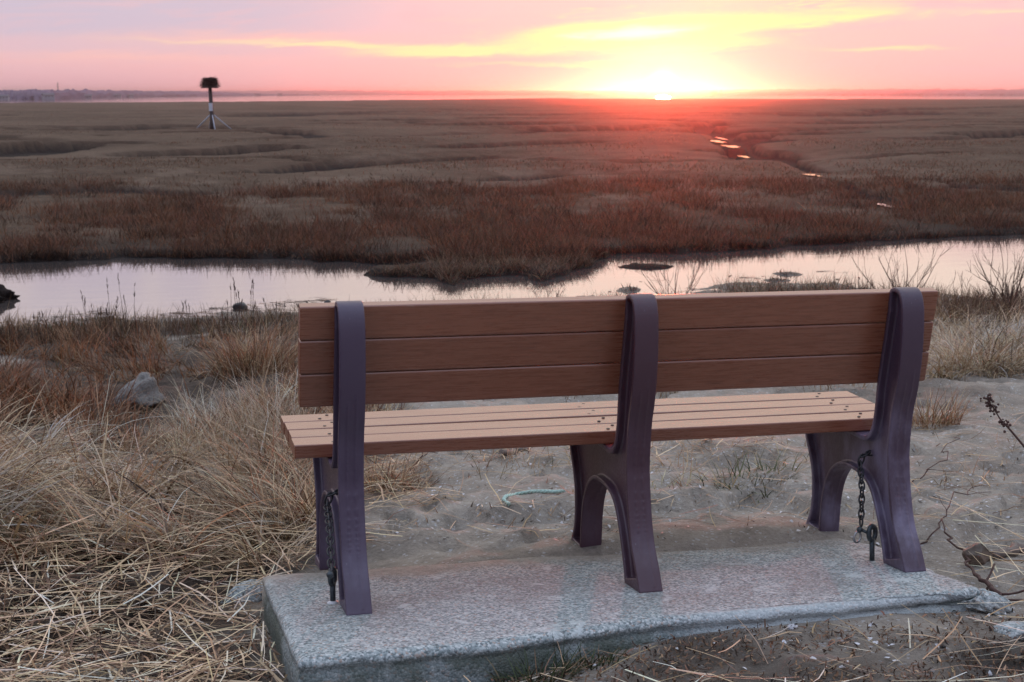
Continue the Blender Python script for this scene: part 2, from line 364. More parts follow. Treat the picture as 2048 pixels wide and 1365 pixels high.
M = {}
def build_materials():
    # boards of recycled plastic lumber
    m, t, out = mat('brown plastic lumber'); o = t.obj()
    g = t.noise(t.mapping(o, (3, 60, 60)), 3, 6, .65); sp = t.noise(t.mapping(o, (25, 160, 160)), 2, 3, .6)
    big = t.noise(o, 2.2, 3, .5)
    c = t.ramp(g, [(.3, (.185,.063,.034)), (.55, (.238,.084,.046)), (.75, (.28,.108,.061))])
    c = t.mix(t.ms(big, .45, .75, 0, .35), c, (.165,.078,.055))
    isl = t.new('ShaderNodeNewGeometry').outputs['Random Per Island']
    c = t.mix(1., c, t.ramp(isl, [(0, (.78,.78,.80)), (1, (1.12,1.10,1.06))]), 'MULTIPLY')
    stn = t.noise(t.mapping(o, (1.3, 9, 9), (3,1,2)), 4, 6, .7); c = t.mix(t.ms(stn, .60, .74, 0, .5), c, (.10,.045,.032)); c = t.mix(t.ms(stn, .36, .24, 0, .45), c, (.33,.18,.12))
    scr = t.noise(t.mapping(o, (6, 220, 220), (1,1,5)), 3, 2, .5); c = t.mix(t.ms(scr, .71, .74, 0, .4), c, (.36,.22,.16))
    h = t.m('ADD', t.m('MULTIPLY', g, .6), t.m('MULTIPLY', sp, .6))
    princ(t, out, c, t.ms(g, .3, .7, .22, .36), .95, t.bump(h, .25, .0012)); M['board'] = m
    for nm_, blm, lc in (('frame', .25, (.070,.046,.080)), ('frame_flare_tint', .12, (.068,.030,.044)), ('frame_bleached', .85, (.066,.038,.062))):  # middle frame: reddish lens flare tint put into its colour
     # painted cast frames, purplish brown and sun-bleached lower down
     m, t, out = mat('purple brown cast '+nm_); o = t.obj()
     w = t.noise(t.mapping(o, (5, 5, 2.2)), 2.2, 5, .6); sep = t.new('ShaderNodeSeparateXYZ'); t.l.new(o, sep.inputs[0])
     low = t.ms(sep.outputs[2], .62, .25); f = t.m('MULTIPLY', t.ms(w, .38, .68), low, clamp=True)
     c = t.mix(t.m('MULTIPLY', f, blm), lc, (.20,.17,.25))
     fine = t.noise(o, 160, 4, .6); scr = t.noise(t.mapping(o, (40, 40, 6), rot=(0,.5,0)), 3, 3, .5)
     c = t.mix(t.ms(scr, .73, .76, 0, .35), c, (.30,.27,.32))
     princ(t, out, c, t.ms(fine, .3, .7, .34, .50), .6, t.bump(t.m('ADD', fine, t.m('MULTIPLY', t.noise(o, 25, 3), 1.2)), .22, .002)); M[nm_] = m
    M['screw'] = noisy('screw steel', (.05,.045,.045), (.12,.11,.11), 80, .45, .5, .1, .001, metal=.7)
    # exposed aggregate concrete
    m, t, out = mat('weathered aggregate concrete'); o = t.obj()
    vo = t.new('ShaderNodeTexVoronoi'); t.put(vo.inputs['Vector'], o); vo.inputs['Scale'].default_value = 165; vo.inputs['Randomness'].default_value = 1
    vs = t.new('ShaderNodeSeparateColor'); t.l.new(vo.outputs['Color'], vs.inputs[0])
    sy0 = t.new('ShaderNodeSeparateXYZ'); t.l.new(o, sy0.inputs[0]); sy = sy0.outputs[1]
    c = t.ramp(vs.outputs[0], [(0, (.11,.14,.145)), (.22, (.25,.29,.295)), (.5, (.38,.40,.40)), (.72, (.56,.57,.56)), (.85, (.36,.25,.20)), (.92, (.06,.065,.07))], 'CONSTANT')
    n1 = t.noise(o, 3.2, 6, .62); n2 = t.noise(o, 28, 5, .7); n3 = t.noise(o, 9, 5, .65, .6)
    c = t.mix(.35, c, t.ramp(t.noise(o, 75, 4, .7), [(.32, (.10,.12,.125)), (.5, (.33,.35,.35)), (.68, (.58,.60,.59))]))
    c = t.mix(t.m('MULTIPLY', t.ms(n1, .40, .62, 0, .38), t.ms(sy, -.30, -.05)), c, (.18,.15,.135))                     # rusty brown staining
    c = t.mix(t.ms(n3, .58, .66, 0, .55), c, (.52,.545,.54))                     # worn pale patches
    c = t.mix(t.ms(n3, .40, .30, 0, .5), c, (.13,.14,.13))
    geo = t.new('ShaderNodeNewGeometry'); sx = t.new('ShaderNodeSeparateXYZ'); t.l.new(o, sx.inputs[0])
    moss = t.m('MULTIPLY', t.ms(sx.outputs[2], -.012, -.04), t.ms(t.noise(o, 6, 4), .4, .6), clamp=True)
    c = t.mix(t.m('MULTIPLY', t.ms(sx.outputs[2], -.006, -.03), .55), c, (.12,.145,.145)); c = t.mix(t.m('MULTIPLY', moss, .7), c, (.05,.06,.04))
    h = t.m('ADD', t.m('MULTIPLY', vo.outputs['Distance'], -.9), t.m('MULTIPLY', n2, .9))
    c = t.mix(1., c, (1.16,1.19,1.18), 'MULTIPLY')
    sdn_ = t.m('ADD', sy, t.m('MULTIPLY', t.m('SUBTRACT', t.noise(o, 4, 6, .7), .5), .38)); c = t.mix(t.m('MULTIPLY', t.ms(sdn_, .36, .50), .85), c, t.ramp(n2, [(.3, (.22,.195,.165)), (.7, (.42,.385,.33))]))
    sx_ = sy0.outputs[0]; ny = t.noise(t.mapping(o, (1,0,0)), 5, 5, .6)
    dcr = t.m('ABSOLUTE', t.m('ADD', t.m('SUBTRACT', sy, t.m('MULTIPLY', t.m('SUBTRACT', ny, .5), .07)), .238))
    crack = t.m('MULTIPLY', t.ms(dcr, .0035, .0012), t.m('MULTIPLY', t.ms(sx_, .05, .15), t.ms(n2, .35, .5)), clamp=True)
    c = t.mix(t.m('MULTIPLY', crack, .9), c, (.02,.022,.022)); c = t.mix(t.m('MULTIPLY', t.m('MULTIPLY', t.ms(sy, -.225, -.25), t.ms(sx_, -.1, .15)), .5), c, (.55,.59,.60))
    princ(t, out, c, .8, .25, t.bump(t.m('SUBTRACT', h, crack), .55, .006)); M['concrete'] = m
    # dark galvanised and rusty steel
    M['steel'] = noisy('dark weathered steel', (.035,.045,.052), (.09,.105,.115), 60, .45, .5, .3, .001, metal=.55)
    M['rust'] = noisy('rusty black chain', (.022,.022,.025), (.055,.055,.06), 90, .5, .5, .3, .001, metal=.4)
    M['bright'] = noisy('galvanised shackle', (.3,.3,.31), (.5,.49,.48), 60, .3, .5, .1, .001, metal=.8)
    # rocks, wood
    M['granite'] = noisy('grey granite', (.055,.052,.05), (.25,.24,.225), 16, .85, .2, .9, .03, c3=(.17,.155,.145), detail=9)
    M['stone'] = noisy('brown shore stone', (.09,.065,.05), (.17,.14,.115), 9, .75, .3, .5, .01, c3=(.22,.15,.11))
    M['darkstone'] = noisy('wet dark stone', (.03,.028,.028), (.08,.075,.07), 9, .5, .4, .5, .01)
    M['peat'] = noisy('black peat', (.010,.008,.008), (.035,.027,.024), 14, .9, .15, 1., .04, detail=8)
    M['twig'] = noisy('dark red brown twig', (.055,.030,.026), (.11,.065,.055), 60, .75, .25, .4, .002)
    M['drift'] = noisy('grey driftwood', (.13,.10,.085), (.26,.22,.19), 20, .8, .2, .6, .004, stretch=(1,6,6))
    M['rope'] = noisy('faded green rope', (.33,.50,.44), (.52,.68,.60), 120, .8, .2, .7, .002)
    M['pole'] = noisy('weathered pole', (.055,.05,.048), (.12,.105,.10), 6, .8, .2, .4, .01, stretch=(6,6,1))
    M['nest'] = noisy('nest sticks', (.012,.010,.009), (.04,.03,.026), 8, .9, .1, .4, .02)
    M['sign'] = noisy('pale sign board', (.55,.58,.64), (.68,.70,.76), 10, .5, .4, .05, .002)
    M['brace'] = noisy('grey blue brace', (.34,.38,.45), (.48,.52,.60), 8, .6, .3, .1, .002)
    M['shell'] = noisy('shell chip', (.42,.43,.46), (.72,.72,.74), 30, .5, .4, .2, .002)
    M['hillwood'] = noisy('far bare woods', (.07,.06,.095), (.16,.135,.20), .03, .95, .05, .0, 1)  # purplish woods, with the blue of distance haze put into the colour
    M['dune'] = noisy('far dune scrub', (.12,.10,.13), (.24,.20,.25), .02, .95, .05, .0, 1)
    M['housewall'] = noisy('pale clapboard', (.26,.27,.32), (.36,.37,.43), .8, .8, .2, .0, .1)
    M['houseroof'] = noisy('grey shingle roof', (.09,.09,.11), (.15,.15,.17), 1.2, .85, .2, .0, .1)
    M['pane'] = noisy('dark window glass', (.02,.02,.03), (.05,.05,.06), 1, .2, .5, .0, .1)
    M['lightbrick'] = noisy('lighthouse render', (.20,.17,.17), (.28,.24,.24), 1, .8, .2, .0, .1)
    M['dry'] = m_grass('dry beach grass', .18, .5, .72)
    M['marshgrass'] = m_grass('brown marsh grass', .25, .7)
    M['litter'] = m_grass('straw litter', .15, .6)
    M['wrack'] = m_grass('dried seaweed wrack', .1, .7)
    # ground
    m, t, out = mat('sandy beach'); p = t.pos()
    a = t.new('ShaderNodeAttribute', attribute_name='tint'); s3 = t.new('ShaderNodeSeparateColor'); t.l.new(a.outputs['Color'], s3.inputs[0])
    n1 = t.noise(p, 1.1, 6, .6); n2 = t.noise(p, 9, 6, .65); n3 = t.noise(p, 70, 4, .7)
    sand = t.ramp(t.m('ADD', t.m('MULTIPLY', n2, .6), t.m('MULTIPLY', n3, .4)), [(.3, (.19,.17,.14)), (.5, (.33,.295,.25)), (.68, (.47,.43,.37))])
    sand = t.mix(t.ms(n1, .45, .66, 0, .55), sand, (.26,.22,.18))
    vo = t.new('ShaderNodeTexVoronoi'); t.put(vo.inputs['Vector'], p); vo.inputs['Scale'].default_value = 120
    vs = t.new('ShaderNodeSeparateColor'); t.l.new(vo.outputs['Color'], vs.inputs[0])
    sand = t.mix(t.m('MULTIPLY', t.ms(vs.outputs[1], .955, .965), .6), sand, (.55,.56,.58))
    n4 = t.noise(p, 26, 5, .75); sand = t.mix(t.ms(n4, .62, .70, 0, .6), sand, (.11,.09,.072)); sand = t.mix(t.ms(n1, .34, .22, 0, .5), sand, (.16,.135,.11))
    soil = t.ramp(n2, [(.3, (.022,.016,.013)), (.55, (.058,.042,.032)), (.75, (.13,.10,.08))])
    mud = t.ramp(n2, [(.3, (.035,.031,.030)), (.7, (.10,.09,.085))])
    c = t.mix(s3.outputs[0], soil, sand); c = t.mix(s3.outputs[1], c, mud)
    rg = t.m('SUBTRACT', .85, t.m('MULTIPLY', s3.outputs[1], .45))
    princ(t, out, c, rg, .3, t.bump(t.m('ADD', t.m('ADD', t.m('MULTIPLY', n2, 1.), t.m('MULTIPLY', n3, .45)), t.m('MULTIPLY', t.noise(p, 260, 2, .7), .2)), .9, .03)); M['beach'] = m
    m, t, out = mat('salt marsh turf'); p = t.pos()
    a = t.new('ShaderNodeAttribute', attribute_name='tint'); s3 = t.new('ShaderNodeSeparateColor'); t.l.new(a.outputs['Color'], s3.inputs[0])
    n1 = t.noise(p, .07, 6, .6); n2 = t.noise(p, 1.3, 7, .7); n3 = t.noise(p, 9, 5, .75)
    st = t.noise(t.mapping(p, (.25, .8, 1), rot=(0,0,-YAW)), .35, 5, .65)
    c = t.ramp(t.m('ADD', t.m('MULTIPLY', n2, .55), t.m('MULTIPLY', n3, .45)), [(.32, (.032,.021,.015)), (.5, (.080,.053,.036)), (.68, (.155,.107,.074))])
    c = t.mix(t.ms(n1, .42, .62, 0, .6), c, (.135,.094,.066))
    c = t.mix(t.ms(st, .48, .68, 0, .6), c, (.085,.050,.034)); c = t.mix(t.m('MULTIPLY', s3.outputs[2], t.ms(n2, .3, .6, .55, .95)), c, (.075,.042,.028))
    c = t.mix(s3.outputs[0], c, t.ramp(n3, [(.3, (.12,.085,.062)), (.7, (.23,.172,.13))]))
    c = t.mix(s3.outputs[1], c, (.018,.014,.013))                                # dark peat, with the shade of the creek walls put into the colour
    princ(t, out, c, .9, .12, t.bump(t.m('ADD', n3, n2), .9, .08)); M['marsh'] = m
    # water
    m, t, out = mat('still water'); p = t.pos()
    w1 = t.noise(t.mapping(p, (.9, 2.6, 1)), 1.4, 3, .5); w2 = t.noise(t.mapping(p, (3, 9, 1)), 1.6, 2, .5)
    nb = t.bump(t.m('ADD', w1, t.m('MULTIPLY', w2, .25)), .08, .02)
    g = t.new('ShaderNodeBsdfGlossy'); t.put(g.inputs[0], (.95,.93,.93)); g.inputs['Roughness'].default_value = .04; t.l.new(nb, g.inputs['Normal'])
    d = t.new('ShaderNodeBsdfDiffuse'); t.put(d.inputs[0], (.10,.085,.08))
    fr = t.new('ShaderNodeFresnel'); fr.inputs[0].default_value = 1.9
    k = t.m('MULTIPLY_ADD', fr.outputs[0], .75, .3, clamp=True)
    mx = t.new('ShaderNodeMixShader'); t.l.new(k, mx.inputs[0]); t.l.new(d.outputs[0], mx.inputs[1]); t.l.new(g.outputs[0], mx.inputs[2])
    t.l.new(mx.outputs[0], out.inputs[0]); M['water'] = m
build_materials()

# ------------------------------------------------------------------ ground meshes
def build_ground():
    X, Y, Z, sd, far, ch = [GRID[k] for k in ('X', 'Y', 'Z', 'sd', 'far', 'ch')]
    nr, na = X.shape
    V = np.stack([X, Y, Z], -1).reshape(-1, 3)
    i = np.arange(nr-1)[:, None]*na+np.arange(na-1)[None, :]
    Q = np.stack([i, i+1, i+na+1, i+na], -1).reshape(-1, 4)[:, ::-1]
    fq = far.ravel()[Q].sum(1) >= 2
    # tint for the beach: R sand, G mud ; for the marsh: R matted pale grass, G peat and painted wall shade
    sdr = sd.ravel(); x, y, z = V.T
    g = fbm(x*.7, y*.7, 101); g2 = fbm(x*2.5, y*2.5, 103)
    n = g*.6+g2*.4
    leftz = ss(.25, -.45, x+.55-.165*(y-1.5)+.8*(n-.5))
    sand = 1-leftz*ss(.70, .54, n+.25*ss(2.2, 4, y)*0)
    sand = sand*(1-.8*ss(.40, .56, n)*ss(-.15, -.32, y-.04*x)*ss(-.9, -.4, x)*ss(1.5, .6, x-.6*y*0)*ss(-1.1, -.6, y))   # dark wrack in front of the slab
    sand = sand*(1-.9*ss(4.5, 2.2, sdr)*ss(.66, .5, n))
    sand = sand*(1-.5*ss(.5, .65, fbm(x*1.1, y*1.6, 109))*ss(2, 3.5, y))
    mud = ss(1.2, .2, sdr+.9*(n-.5))
    bc = np.stack([sand, mud, 0*sand], -1)
    mm = fbm(x*.6, y*.4, 111, 4); r = np.hypot(x-CAM[0], y-CAM[1])
    mat_ = ss(.53, .63, mm)*ss(70, 35, r)*.55
    bank = np.maximum(ss(ZW+.17, ZW+.08, z+.05*(n-.5)), ss(.42, .62, ch.ravel()))  # low banks and channel walls: peat plus painted shade
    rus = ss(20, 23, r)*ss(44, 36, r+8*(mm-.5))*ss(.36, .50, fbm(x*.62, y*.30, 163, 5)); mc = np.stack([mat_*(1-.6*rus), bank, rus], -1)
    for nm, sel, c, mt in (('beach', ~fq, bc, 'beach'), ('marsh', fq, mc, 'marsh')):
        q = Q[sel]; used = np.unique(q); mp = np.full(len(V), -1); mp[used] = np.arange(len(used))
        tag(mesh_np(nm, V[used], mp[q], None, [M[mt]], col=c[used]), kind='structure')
build_ground()
def build_water():
    bm = bmesh.new(); S = 9000
    bmesh.ops.create_grid(bm, x_segments=4, y_segments=4, size=S)
    o = bm_obj('water', bm, M['water']); o.location = (CAM[0]+2000, CAM[1]+4000, ZW); tag(o, kind='structure')
build_water()
def build_pools():
    bm = bmesh.new()
    for k, P in enumerate(POOLS):
        (gx, gy), z_, rx_, ry_ = P; vs = []
        for i in range(40):
            a = 2*math.pi*i/40; r_ = .15+1.6*float(fbm(np.array([math.cos(a)*2.6+k*7]), np.array([math.sin(a)*2.6]), 401, 3)[0])
            u_, v_ = rx_*r_*math.cos(a), ry_*r_*math.sin(a)
            vs.append(bm.verts.new((gx+u_*math.cos(YAW)+v_*math.sin(YAW), gy-u_*math.sin(YAW)+v_*math.cos(YAW), z_)))
        bm.faces.new(vs)
    tag(bm_obj('creek_water', bm, M['water']), kind='structure')
build_pools()

# ------------------------------------------------------------------ grass builder
def ribbons(P, az, L, th0, bend, width, nseg, col, twist=0.6, tipw=.15, clampH=None, curl=1.0):
    n = len(P); P = np.asarray(P, float)
    pts = np.zeros((n, nseg+1, 3)); pts[:, 0] = P
    seg = (L/nseg)
    azk = az.copy()
    for k in range(nseg):
        th = th0+bend*((k+.5)/nseg)**curl
        d = np.stack([np.sin(th)*np.cos(azk), np.sin(th)*np.sin(azk), np.cos(th)], -1)
        pts[:, k+1] = pts[:, k]+d*seg[:, None]
        azk = azk+rng.normal(0, .10, n)
    if clampH is not None: pts[:, 1:, 2] = np.maximum(pts[:, 1:, 2], (clampH+rng.uniform(.003, .03, n))[:, None])
    wa = az+math.pi/2+rng.normal(0, twist, n)
    wv = np.stack([np.cos(wa), np.sin(wa), rng.normal(0, .25, n)], -1)
    prof = np.interp(np.linspace(0, 1, nseg+1), [0, .3, 1], [.8, 1, tipw])
    off = wv[:, None, :]*(width[:, None]*prof[None, :]*.5)[..., None]
    V = np.stack([pts-off, pts+off], 2).reshape(-1, 3)
    b = (np.arange(n)*(nseg+1)*2)[:, None]+np.arange(nseg)[None, :]*2
    Q = np.stack([b, b+1, b+3, b+2], -1).reshape(-1, 4)
    C = np.repeat(col, (nseg+1)*2, 0)
    return V, Q, C
class Grass:
    def __init__(s): s.V = []; s.Q = []; s.C = []; s.n = 0
    def add(s, V, Q, C): s.V.append(V); s.Q.append(Q+s.n); s.C.append(C); s.n += len(V)
    def build(s, name, m, parent=None):
        return mesh_np(name, np.concatenate(s.V), np.concatenate(s.Q), None, [m], parent, np.concatenate(s.C), smooth=True)
def in_poly(n, P):
    P = np.array(P, float); lo, hi = P.min(0), P.max(0); out = []
    tot = 0
    while tot < n:
        q = rng.uniform(lo, hi, (n*2, 2)); k = poly_sd(q[:, 0], q[:, 1], [tuple(p) for p in P]) < 0
        out.append(q[k]); tot += k.sum()
    return np.concatenate(out)[:n]
def palette(n, cols, w=None, var=.32):
    cols = np.array(cols); k = rng.choice(len(cols), n, p=None if w is None else np.array(w)/sum(w))
    return np.clip(cols[k]*rng.normal(1, var, (n, 1))*rng.normal(1, .04, (n, 3)), .005, .9)
STRAW = (.66,.49,.31); TAN = (.42,.28,.165); PALE = (.86,.74,.58); RUST = (.34,.135,.055); BROWN = (.15,.083,.05); DARK = (.05,.031,.021); GREEN = (.09,.11,.045)
def not_slab(P, mrg=.0):
    b = P @ MB                                  # world -> bench coordinates
    nr = np.interp(b[:, 0], [-1, -.5, -.1, .25, .86, .9, 1.04], [-.355, -.345, -.268, -.272, -.225, -.30, -.25])
    return ~((b[:, 0] > -1.0-mrg) & (b[:, 0] < np.where(b[:, 1] < -.05, 1.04, .88)+mrg) & (b[:, 1] > nr-.015-mrg) & (b[:, 1] < .52+mrg))

def clumps(g, poly, nc, per, spread, L, wd, th, bend, cols, w=None, nseg=5, headmu=None, headsd=3., dens=None, curl=1., var=.36):
    q = in_poly(nc, poly); P = ground_at(q[:, 0], q[:, 1])
    if dens is not None: P = P[dens(P)]
    P = P[not_slab(P, .12)]; nc = len(P)
    ch = rng.uniform(0, 2*math.pi, nc) if headmu is None else (rng.choice([math.pi-YAW, -YAW, -YAW-.6], nc)+rng.normal(0, headsd, nc) if headmu == 'lr' else rng.normal(0 if headmu == 'swirl' else headmu, headsd, nc))
    if headmu == 'swirl': ch = 2*math.pi*1.6*fbm(P[:, 0]*.75+2, P[:, 1]*.75, 177, 2)+rng.normal(0, .25, nc)
    cs = rng.uniform(.65, 1.3, nc); cc = palette(nc, cols, w, var)
    n = nc*per; i = np.repeat(np.arange(nc), per)
    B = P[i].copy(); sp = spread*np.sqrt(rng.uniform(0, 1, n))*cs[i]; a = rng.uniform(0, 2*math.pi, n)
    B[:, 0] += sp*np.cos(a); B[:, 1] += sp*np.sin(a); B[:, 2] = H(B[:, 0], B[:, 1])-.01
    k = not_slab(B, .02); B = B[k]; i = i[k]; n = len(B); sp = sp[k]; a = a[k]
    pf = .82 if headmu is not None else .55
    head = np.where(rng.uniform(0, 1, n) < pf, ch[i]+rng.normal(0, .38, n), a+rng.normal(0, .6, n))
    l = rng.uniform(*L, n)*cs[i]; c = cc[i]*.68+palette(n, cols, w, var)*.32
    g.add(*ribbons(B, head, l, np.abs(rng.normal(th[0], th[1], n)), rng.uniform(*bend, n), rng.uniform(*wd, n), nseg, c, clampH=B[:, 2], curl=curl))
def flat(g, poly, n, L, wd, cols, w=None, lift=.05, nseg=3, var=.2):
    q = in_poly(n, poly); P = ground_at(q[:, 0], q[:, 1]); P = P[not_slab(P, .01)]; n = len(P)
    az = rng.uniform(0, 2*math.pi, n); l = rng.uniform(*L, n)
    P[:, 2] += rng.uniform(0, lift, n)**1.0
    P[:, 0] -= np.cos(az)*l*.5; P[:, 1] -= np.sin(az)*l*.5
    k = not_slab(P, .0) & not_slab(P+np.stack([np.cos(az)*l, np.sin(az)*l, 0*l], -1), 0); P = P[k]; az = az[k]; l = l[k]; n = len(P)
    P[:, 2] = np.maximum(P[:, 2], H(P[:, 0], P[:, 1])+.004)
    g.add(*ribbons(P, az, l, rng.normal(1.56, .10, n), rng.normal(0, .15, n), rng.uniform(*wd, n), nseg, palette(n, cols, w, var), twist=.3, tipw=.6, clampH=H(P[:, 0], P[:, 1])))

def build_beach_grass():
    g = Grass()
    # arching bleached grass left of the slab
    A = [(-420,930),(60,880),(330,880),(520,905),(625,950),(632,1060),(600,1110),(520,1140),(300,1130),(-420,1140)]
    clumps(g, A, 220, 34, .10, (.18,.42), (.004,.0085), (.7,.25), (.7,1.3), [STRAW,TAN,PALE,RUST,BROWN,DARK], [5,4,2.5,2,2,1], 7, headmu='swirl', curl=.9, dens=lambda P: fbm(P[:, 0]*1.6, P[:, 1]*1.6, 181) > .40)
    clumps(g, A, 30, 18, .09, (.4,.65), (.0028,.005), (.55,.25), (.9,1.5), [STRAW,PALE,TAN], [4,4,2], 8, headmu='lr', headsd=.4)
    E0 = [(430,960),(630,960),(630,1090),(430,1090)]
    clumps(g, E0, 14, 50, .11, (.28,.5), (.003,.005), (.5,.25), (.9,1.6), [STRAW,TAN,RUST], [4,4,2], 6, headmu='lr', headsd=.6)
    # taller rusty grass further back on the left
    C = [(-500,690),(120,668),(420,660),(600,655),(600,900),(330,905),(-500,960)]
    bo = gp(278, 825)
    dn = lambda P: (fbm(P[:, 0]*1.1, P[:, 1]*1.0, 131) > .49) & ~((np.abs(P[:, 0]-bo[0]) < .30) & (P[:, 1] < bo[1]+.1) & (P[:, 1] > bo[1]-.38))
    clumps(g, C, 1050, 22, .11, (.10,.26), (.0045,.009), (.55,.3), (.4,1.5), [RUST,TAN,STRAW,BROWN,DARK,(.17,.16,.08)], [6,2.2,.8,4.5,2,.6], 5, dens=dn, var=.42, headmu='swirl')
    clumps(g, [(-500,690),(330,665),(300,880),(-500,930)], 300, 26, .12, (.14,.34), (.0035,.007), (.4,.25), (.3,1.5), [RUST,BROWN,TAN,DARK], [5,4,1.5,2], 4, dens=dn)
    clumps(g, [(330,840),(600,820),(610,930),(330,930)], 45, 34, .11, (.2,.42), (.002,.0045), (.3,.2), (.4,1.3), [STRAW,TAN,PALE], None, 5)
    # low growth along the muddy edge of the creek
    clumps(g, [(-500,655),(160,655),(600,640),(600,680),(160,690),(-500,705)], 330, 26, .16, (.10,.28), (.004,.008), (.3,.2), (.1,.8), [BROWN,DARK,TAN,GREEN], [4,3,2,.6], 3)
    # grass on the right beyond the bench
    D = [(1850,640),(2500,640),(2500,760),(1930,755),(1850,770)]
    clumps(g, D, 220, 28, .13, (.16,.36), (.0045,.009), (.6,.3), (.7,1.7), [STRAW,TAN,PALE,BROWN,DARK], [4,4,2,2.5,1], 5, headmu='swirl')
    clumps(g, [(1450,578),(1660,574),(1900,594),(2500,608),(2500,650),(1840,645),(1450,620)], 430, 26, .2, (.10,.3), (.004,.008), (.35,.25), (.2,1.0), [BROWN,DARK,TAN], [4,2,2], 3)
    clumps(g, [(600,625),(1000,612),(1560,590),(1840,640),(1840,660),(600,680)], 260, 22, .2, (.10,.26), (.004,.008), (.35,.25), (.2,1.0), [BROWN,DARK,TAN], [4,2,2], 3)
    clumps(g, [(590,800),(760,800),(790,900),(600,930)], 60, 26, .1, (.10,.28), (.004,.007), (.5,.3), (.4,1.5), [TAN,STRAW,RUST,BROWN], None, 4)
    clumps(g, [(600,690),(1840,660),(1840,770),(600,800)], 260, 26, .16, (.12,.3), (.003,.006), (.4,.25), (.3,1.2), [TAN,STRAW,BROWN], None, 4)
    # sparse sprigs on the sand under the bench
    clumps(g, [(760,905),(1640,870),(1640,950),(1380,985),(760,940)], 60, 9, .07, (.05,.16), (.0025,.0045), (.6,.3), (.3,1.2), [STRAW,TAN,GREEN], [4,4,1], 4)
    clumps(g, [(1840,800),(2300,800),(2300,1050),(1860,1000)], 40, 6, .06, (.04,.14), (.0025,.004), (.7,.3), (.3,1.2), [STRAW,TAN], None, 4)
    # upright thin reddish stems in the left background
    q = in_poly(130, [(-300,680),(330,640),(600,640),(600,840),(-300,900)]); P = ground_at(q[:, 0], q[:, 1]); n = len(P)
    g.add(*ribbons(P, rng.uniform(0, 6.28, n), rng.uniform(.2, .45, n), np.abs(rng.normal(.15, .12, n)), rng.uniform(0, .4, n), rng.uniform(.003, .005, n), 4, palette(n, [RUST, TAN, BROWN])))
    tag(g.build('dry_grass', M['dry']), 'dry bleached beach grass over the sandy shore around the bench', 'grass', kind='stuff')
    g = Grass()
    flat(g, [(-420,1090),(300,1080),(520,1120),(560,1200),(610,1345),(620,1420),(-420,1420)], 2600, (.06,.32), (.002,.006), [STRAW,TAN,PALE,BROWN,DARK], [5,4,2.5,3,1.5], .06)
    flat(g, [(-420,900),(520,900),(630,960),(540,1150),(-420,1150)], 1500, (.1,.4), (.002,.005), [STRAW,TAN,BROWN], [4,4,2], .10)
    flat(g, [(1850,1080),(2350,1060),(2350,1330),(2020,1290),(1930,1180)], 120, (.10,.45), (.002,.005), [STRAW,PALE,TAN], None, .04)
    flat(g, [(590,1290),(2300,1215),(2300,1440),(590,1440)], 170, (.05,.35), (.0018,.0045), [STRAW,PALE,TAN], None, .02)
    flat(g, [(740,890),(1800,860),(2300,800),(2300,1060),(1850,1060),(740,1090)], 480, (.04,.3), (.0018,.0045), [STRAW,TAN,BROWN], None, .012)
    flat(g, [(740,900),(860,930),(900,1010),(740,1020)], 160, (.08,.35), (.002,.005), [STRAW,TAN,BROWN], None, .03)
    flat(g, [(900,885),(1500,865),(1600,905),(900,930)], 260, (.04,.2), (.002,.005), [BROWN,TAN,STRAW], None, .02)
    flat(g, [(555,1040),(700,1060),(740,1100),(560,1160)], 160, (.1,.34), (.0025,.006), [STRAW,TAN,BROWN], None, .04)
    flat(g, [(600,690),(760,690),(860,900),(640,960)], 260, (.08,.3), (.003,.006), [STRAW,TAN,BROWN,RUST], None, .05)
    tag(g.build('straw_litter', M['litter']), 'loose flattened straw lying on the sand round the slab', 'straw', kind='stuff')
    # broken seaweed and leaf bits on the ground before the slab
    g = Grass()
    def bits(poly, n, L, wd, cols, w, lift):
        q = in_poly(n, poly); P = ground_at(q[:, 0], q[:, 1])
        k = not_slab(P, .005) & (fbm(P[:, 0]*5, P[:, 1]*5, 141) > .40); P = P[k]; n = len(P)
        P[:, 2] += rng.uniform(0, lift, n)
        g.add(*ribbons(P, rng.uniform(0, 6.28, n), rng.uniform(*L, n), rng.normal(1.3, .35, n), rng.normal(.4, .9, n), rng.uniform(*wd, n), 3, palette(n, cols, w, .3), twist=.8, tipw=.5))
    bits([(600,1335),(1000,1300),(1500,1235),(2000,1210),(2350,1240),(2350,1440),(590,1440)], 9000, (.005,.022), (.002,.007), [BROWN,DARK,(.20,.11,.07),TAN], [4,4,2,1.5], .016)
    bits([(-420,1150),(500,1150),(600,1420),(-420,1420)], 2500, (.015,.05), (.003,.008), [BROWN,DARK,TAN], [4,4,2], .02)
    bits([(740,900),(1850,860),(2350,900),(2350,1200),(1900,1100),(740,1090)], 800, (.006,.025), (.002,.006), [BROWN,DARK,TAN], [3,3,3], .006)
    tag(g.build('wrack_litter', M['wrack']), 'dark brown dried seaweed and leaf bits scattered before the slab', 'litter', kind='stuff')
    # shell chips
    g = Grass()
    q = np.concatenate([in_poly(110, [(600,1340),(2000,1225),(2350,1240),(2350,1440),(590,1440)]), in_poly(240, [(740,900),(1850,860),(2350,900),(2350,1200),(1900,1100),(740,1090)])])
    P = ground_at(q[:, 0], q[:, 1]); P = P[not_slab(P, .01)]; P[:, 2] += .006; n = len(P)
    g.add(*ribbons(P, rng.uniform(0, 6.28, n), rng.uniform(.006, .02, n), rng.normal(1.4, .2, n), rng.normal(.3, .3, n), rng.uniform(.006, .016, n), 2, palette(n, [(.7,.7,.72)])))
    tag(g.build('shell_chips', M['shell']), 'small pale shell chips strewn over the sand', 'shell litter', kind='stuff')
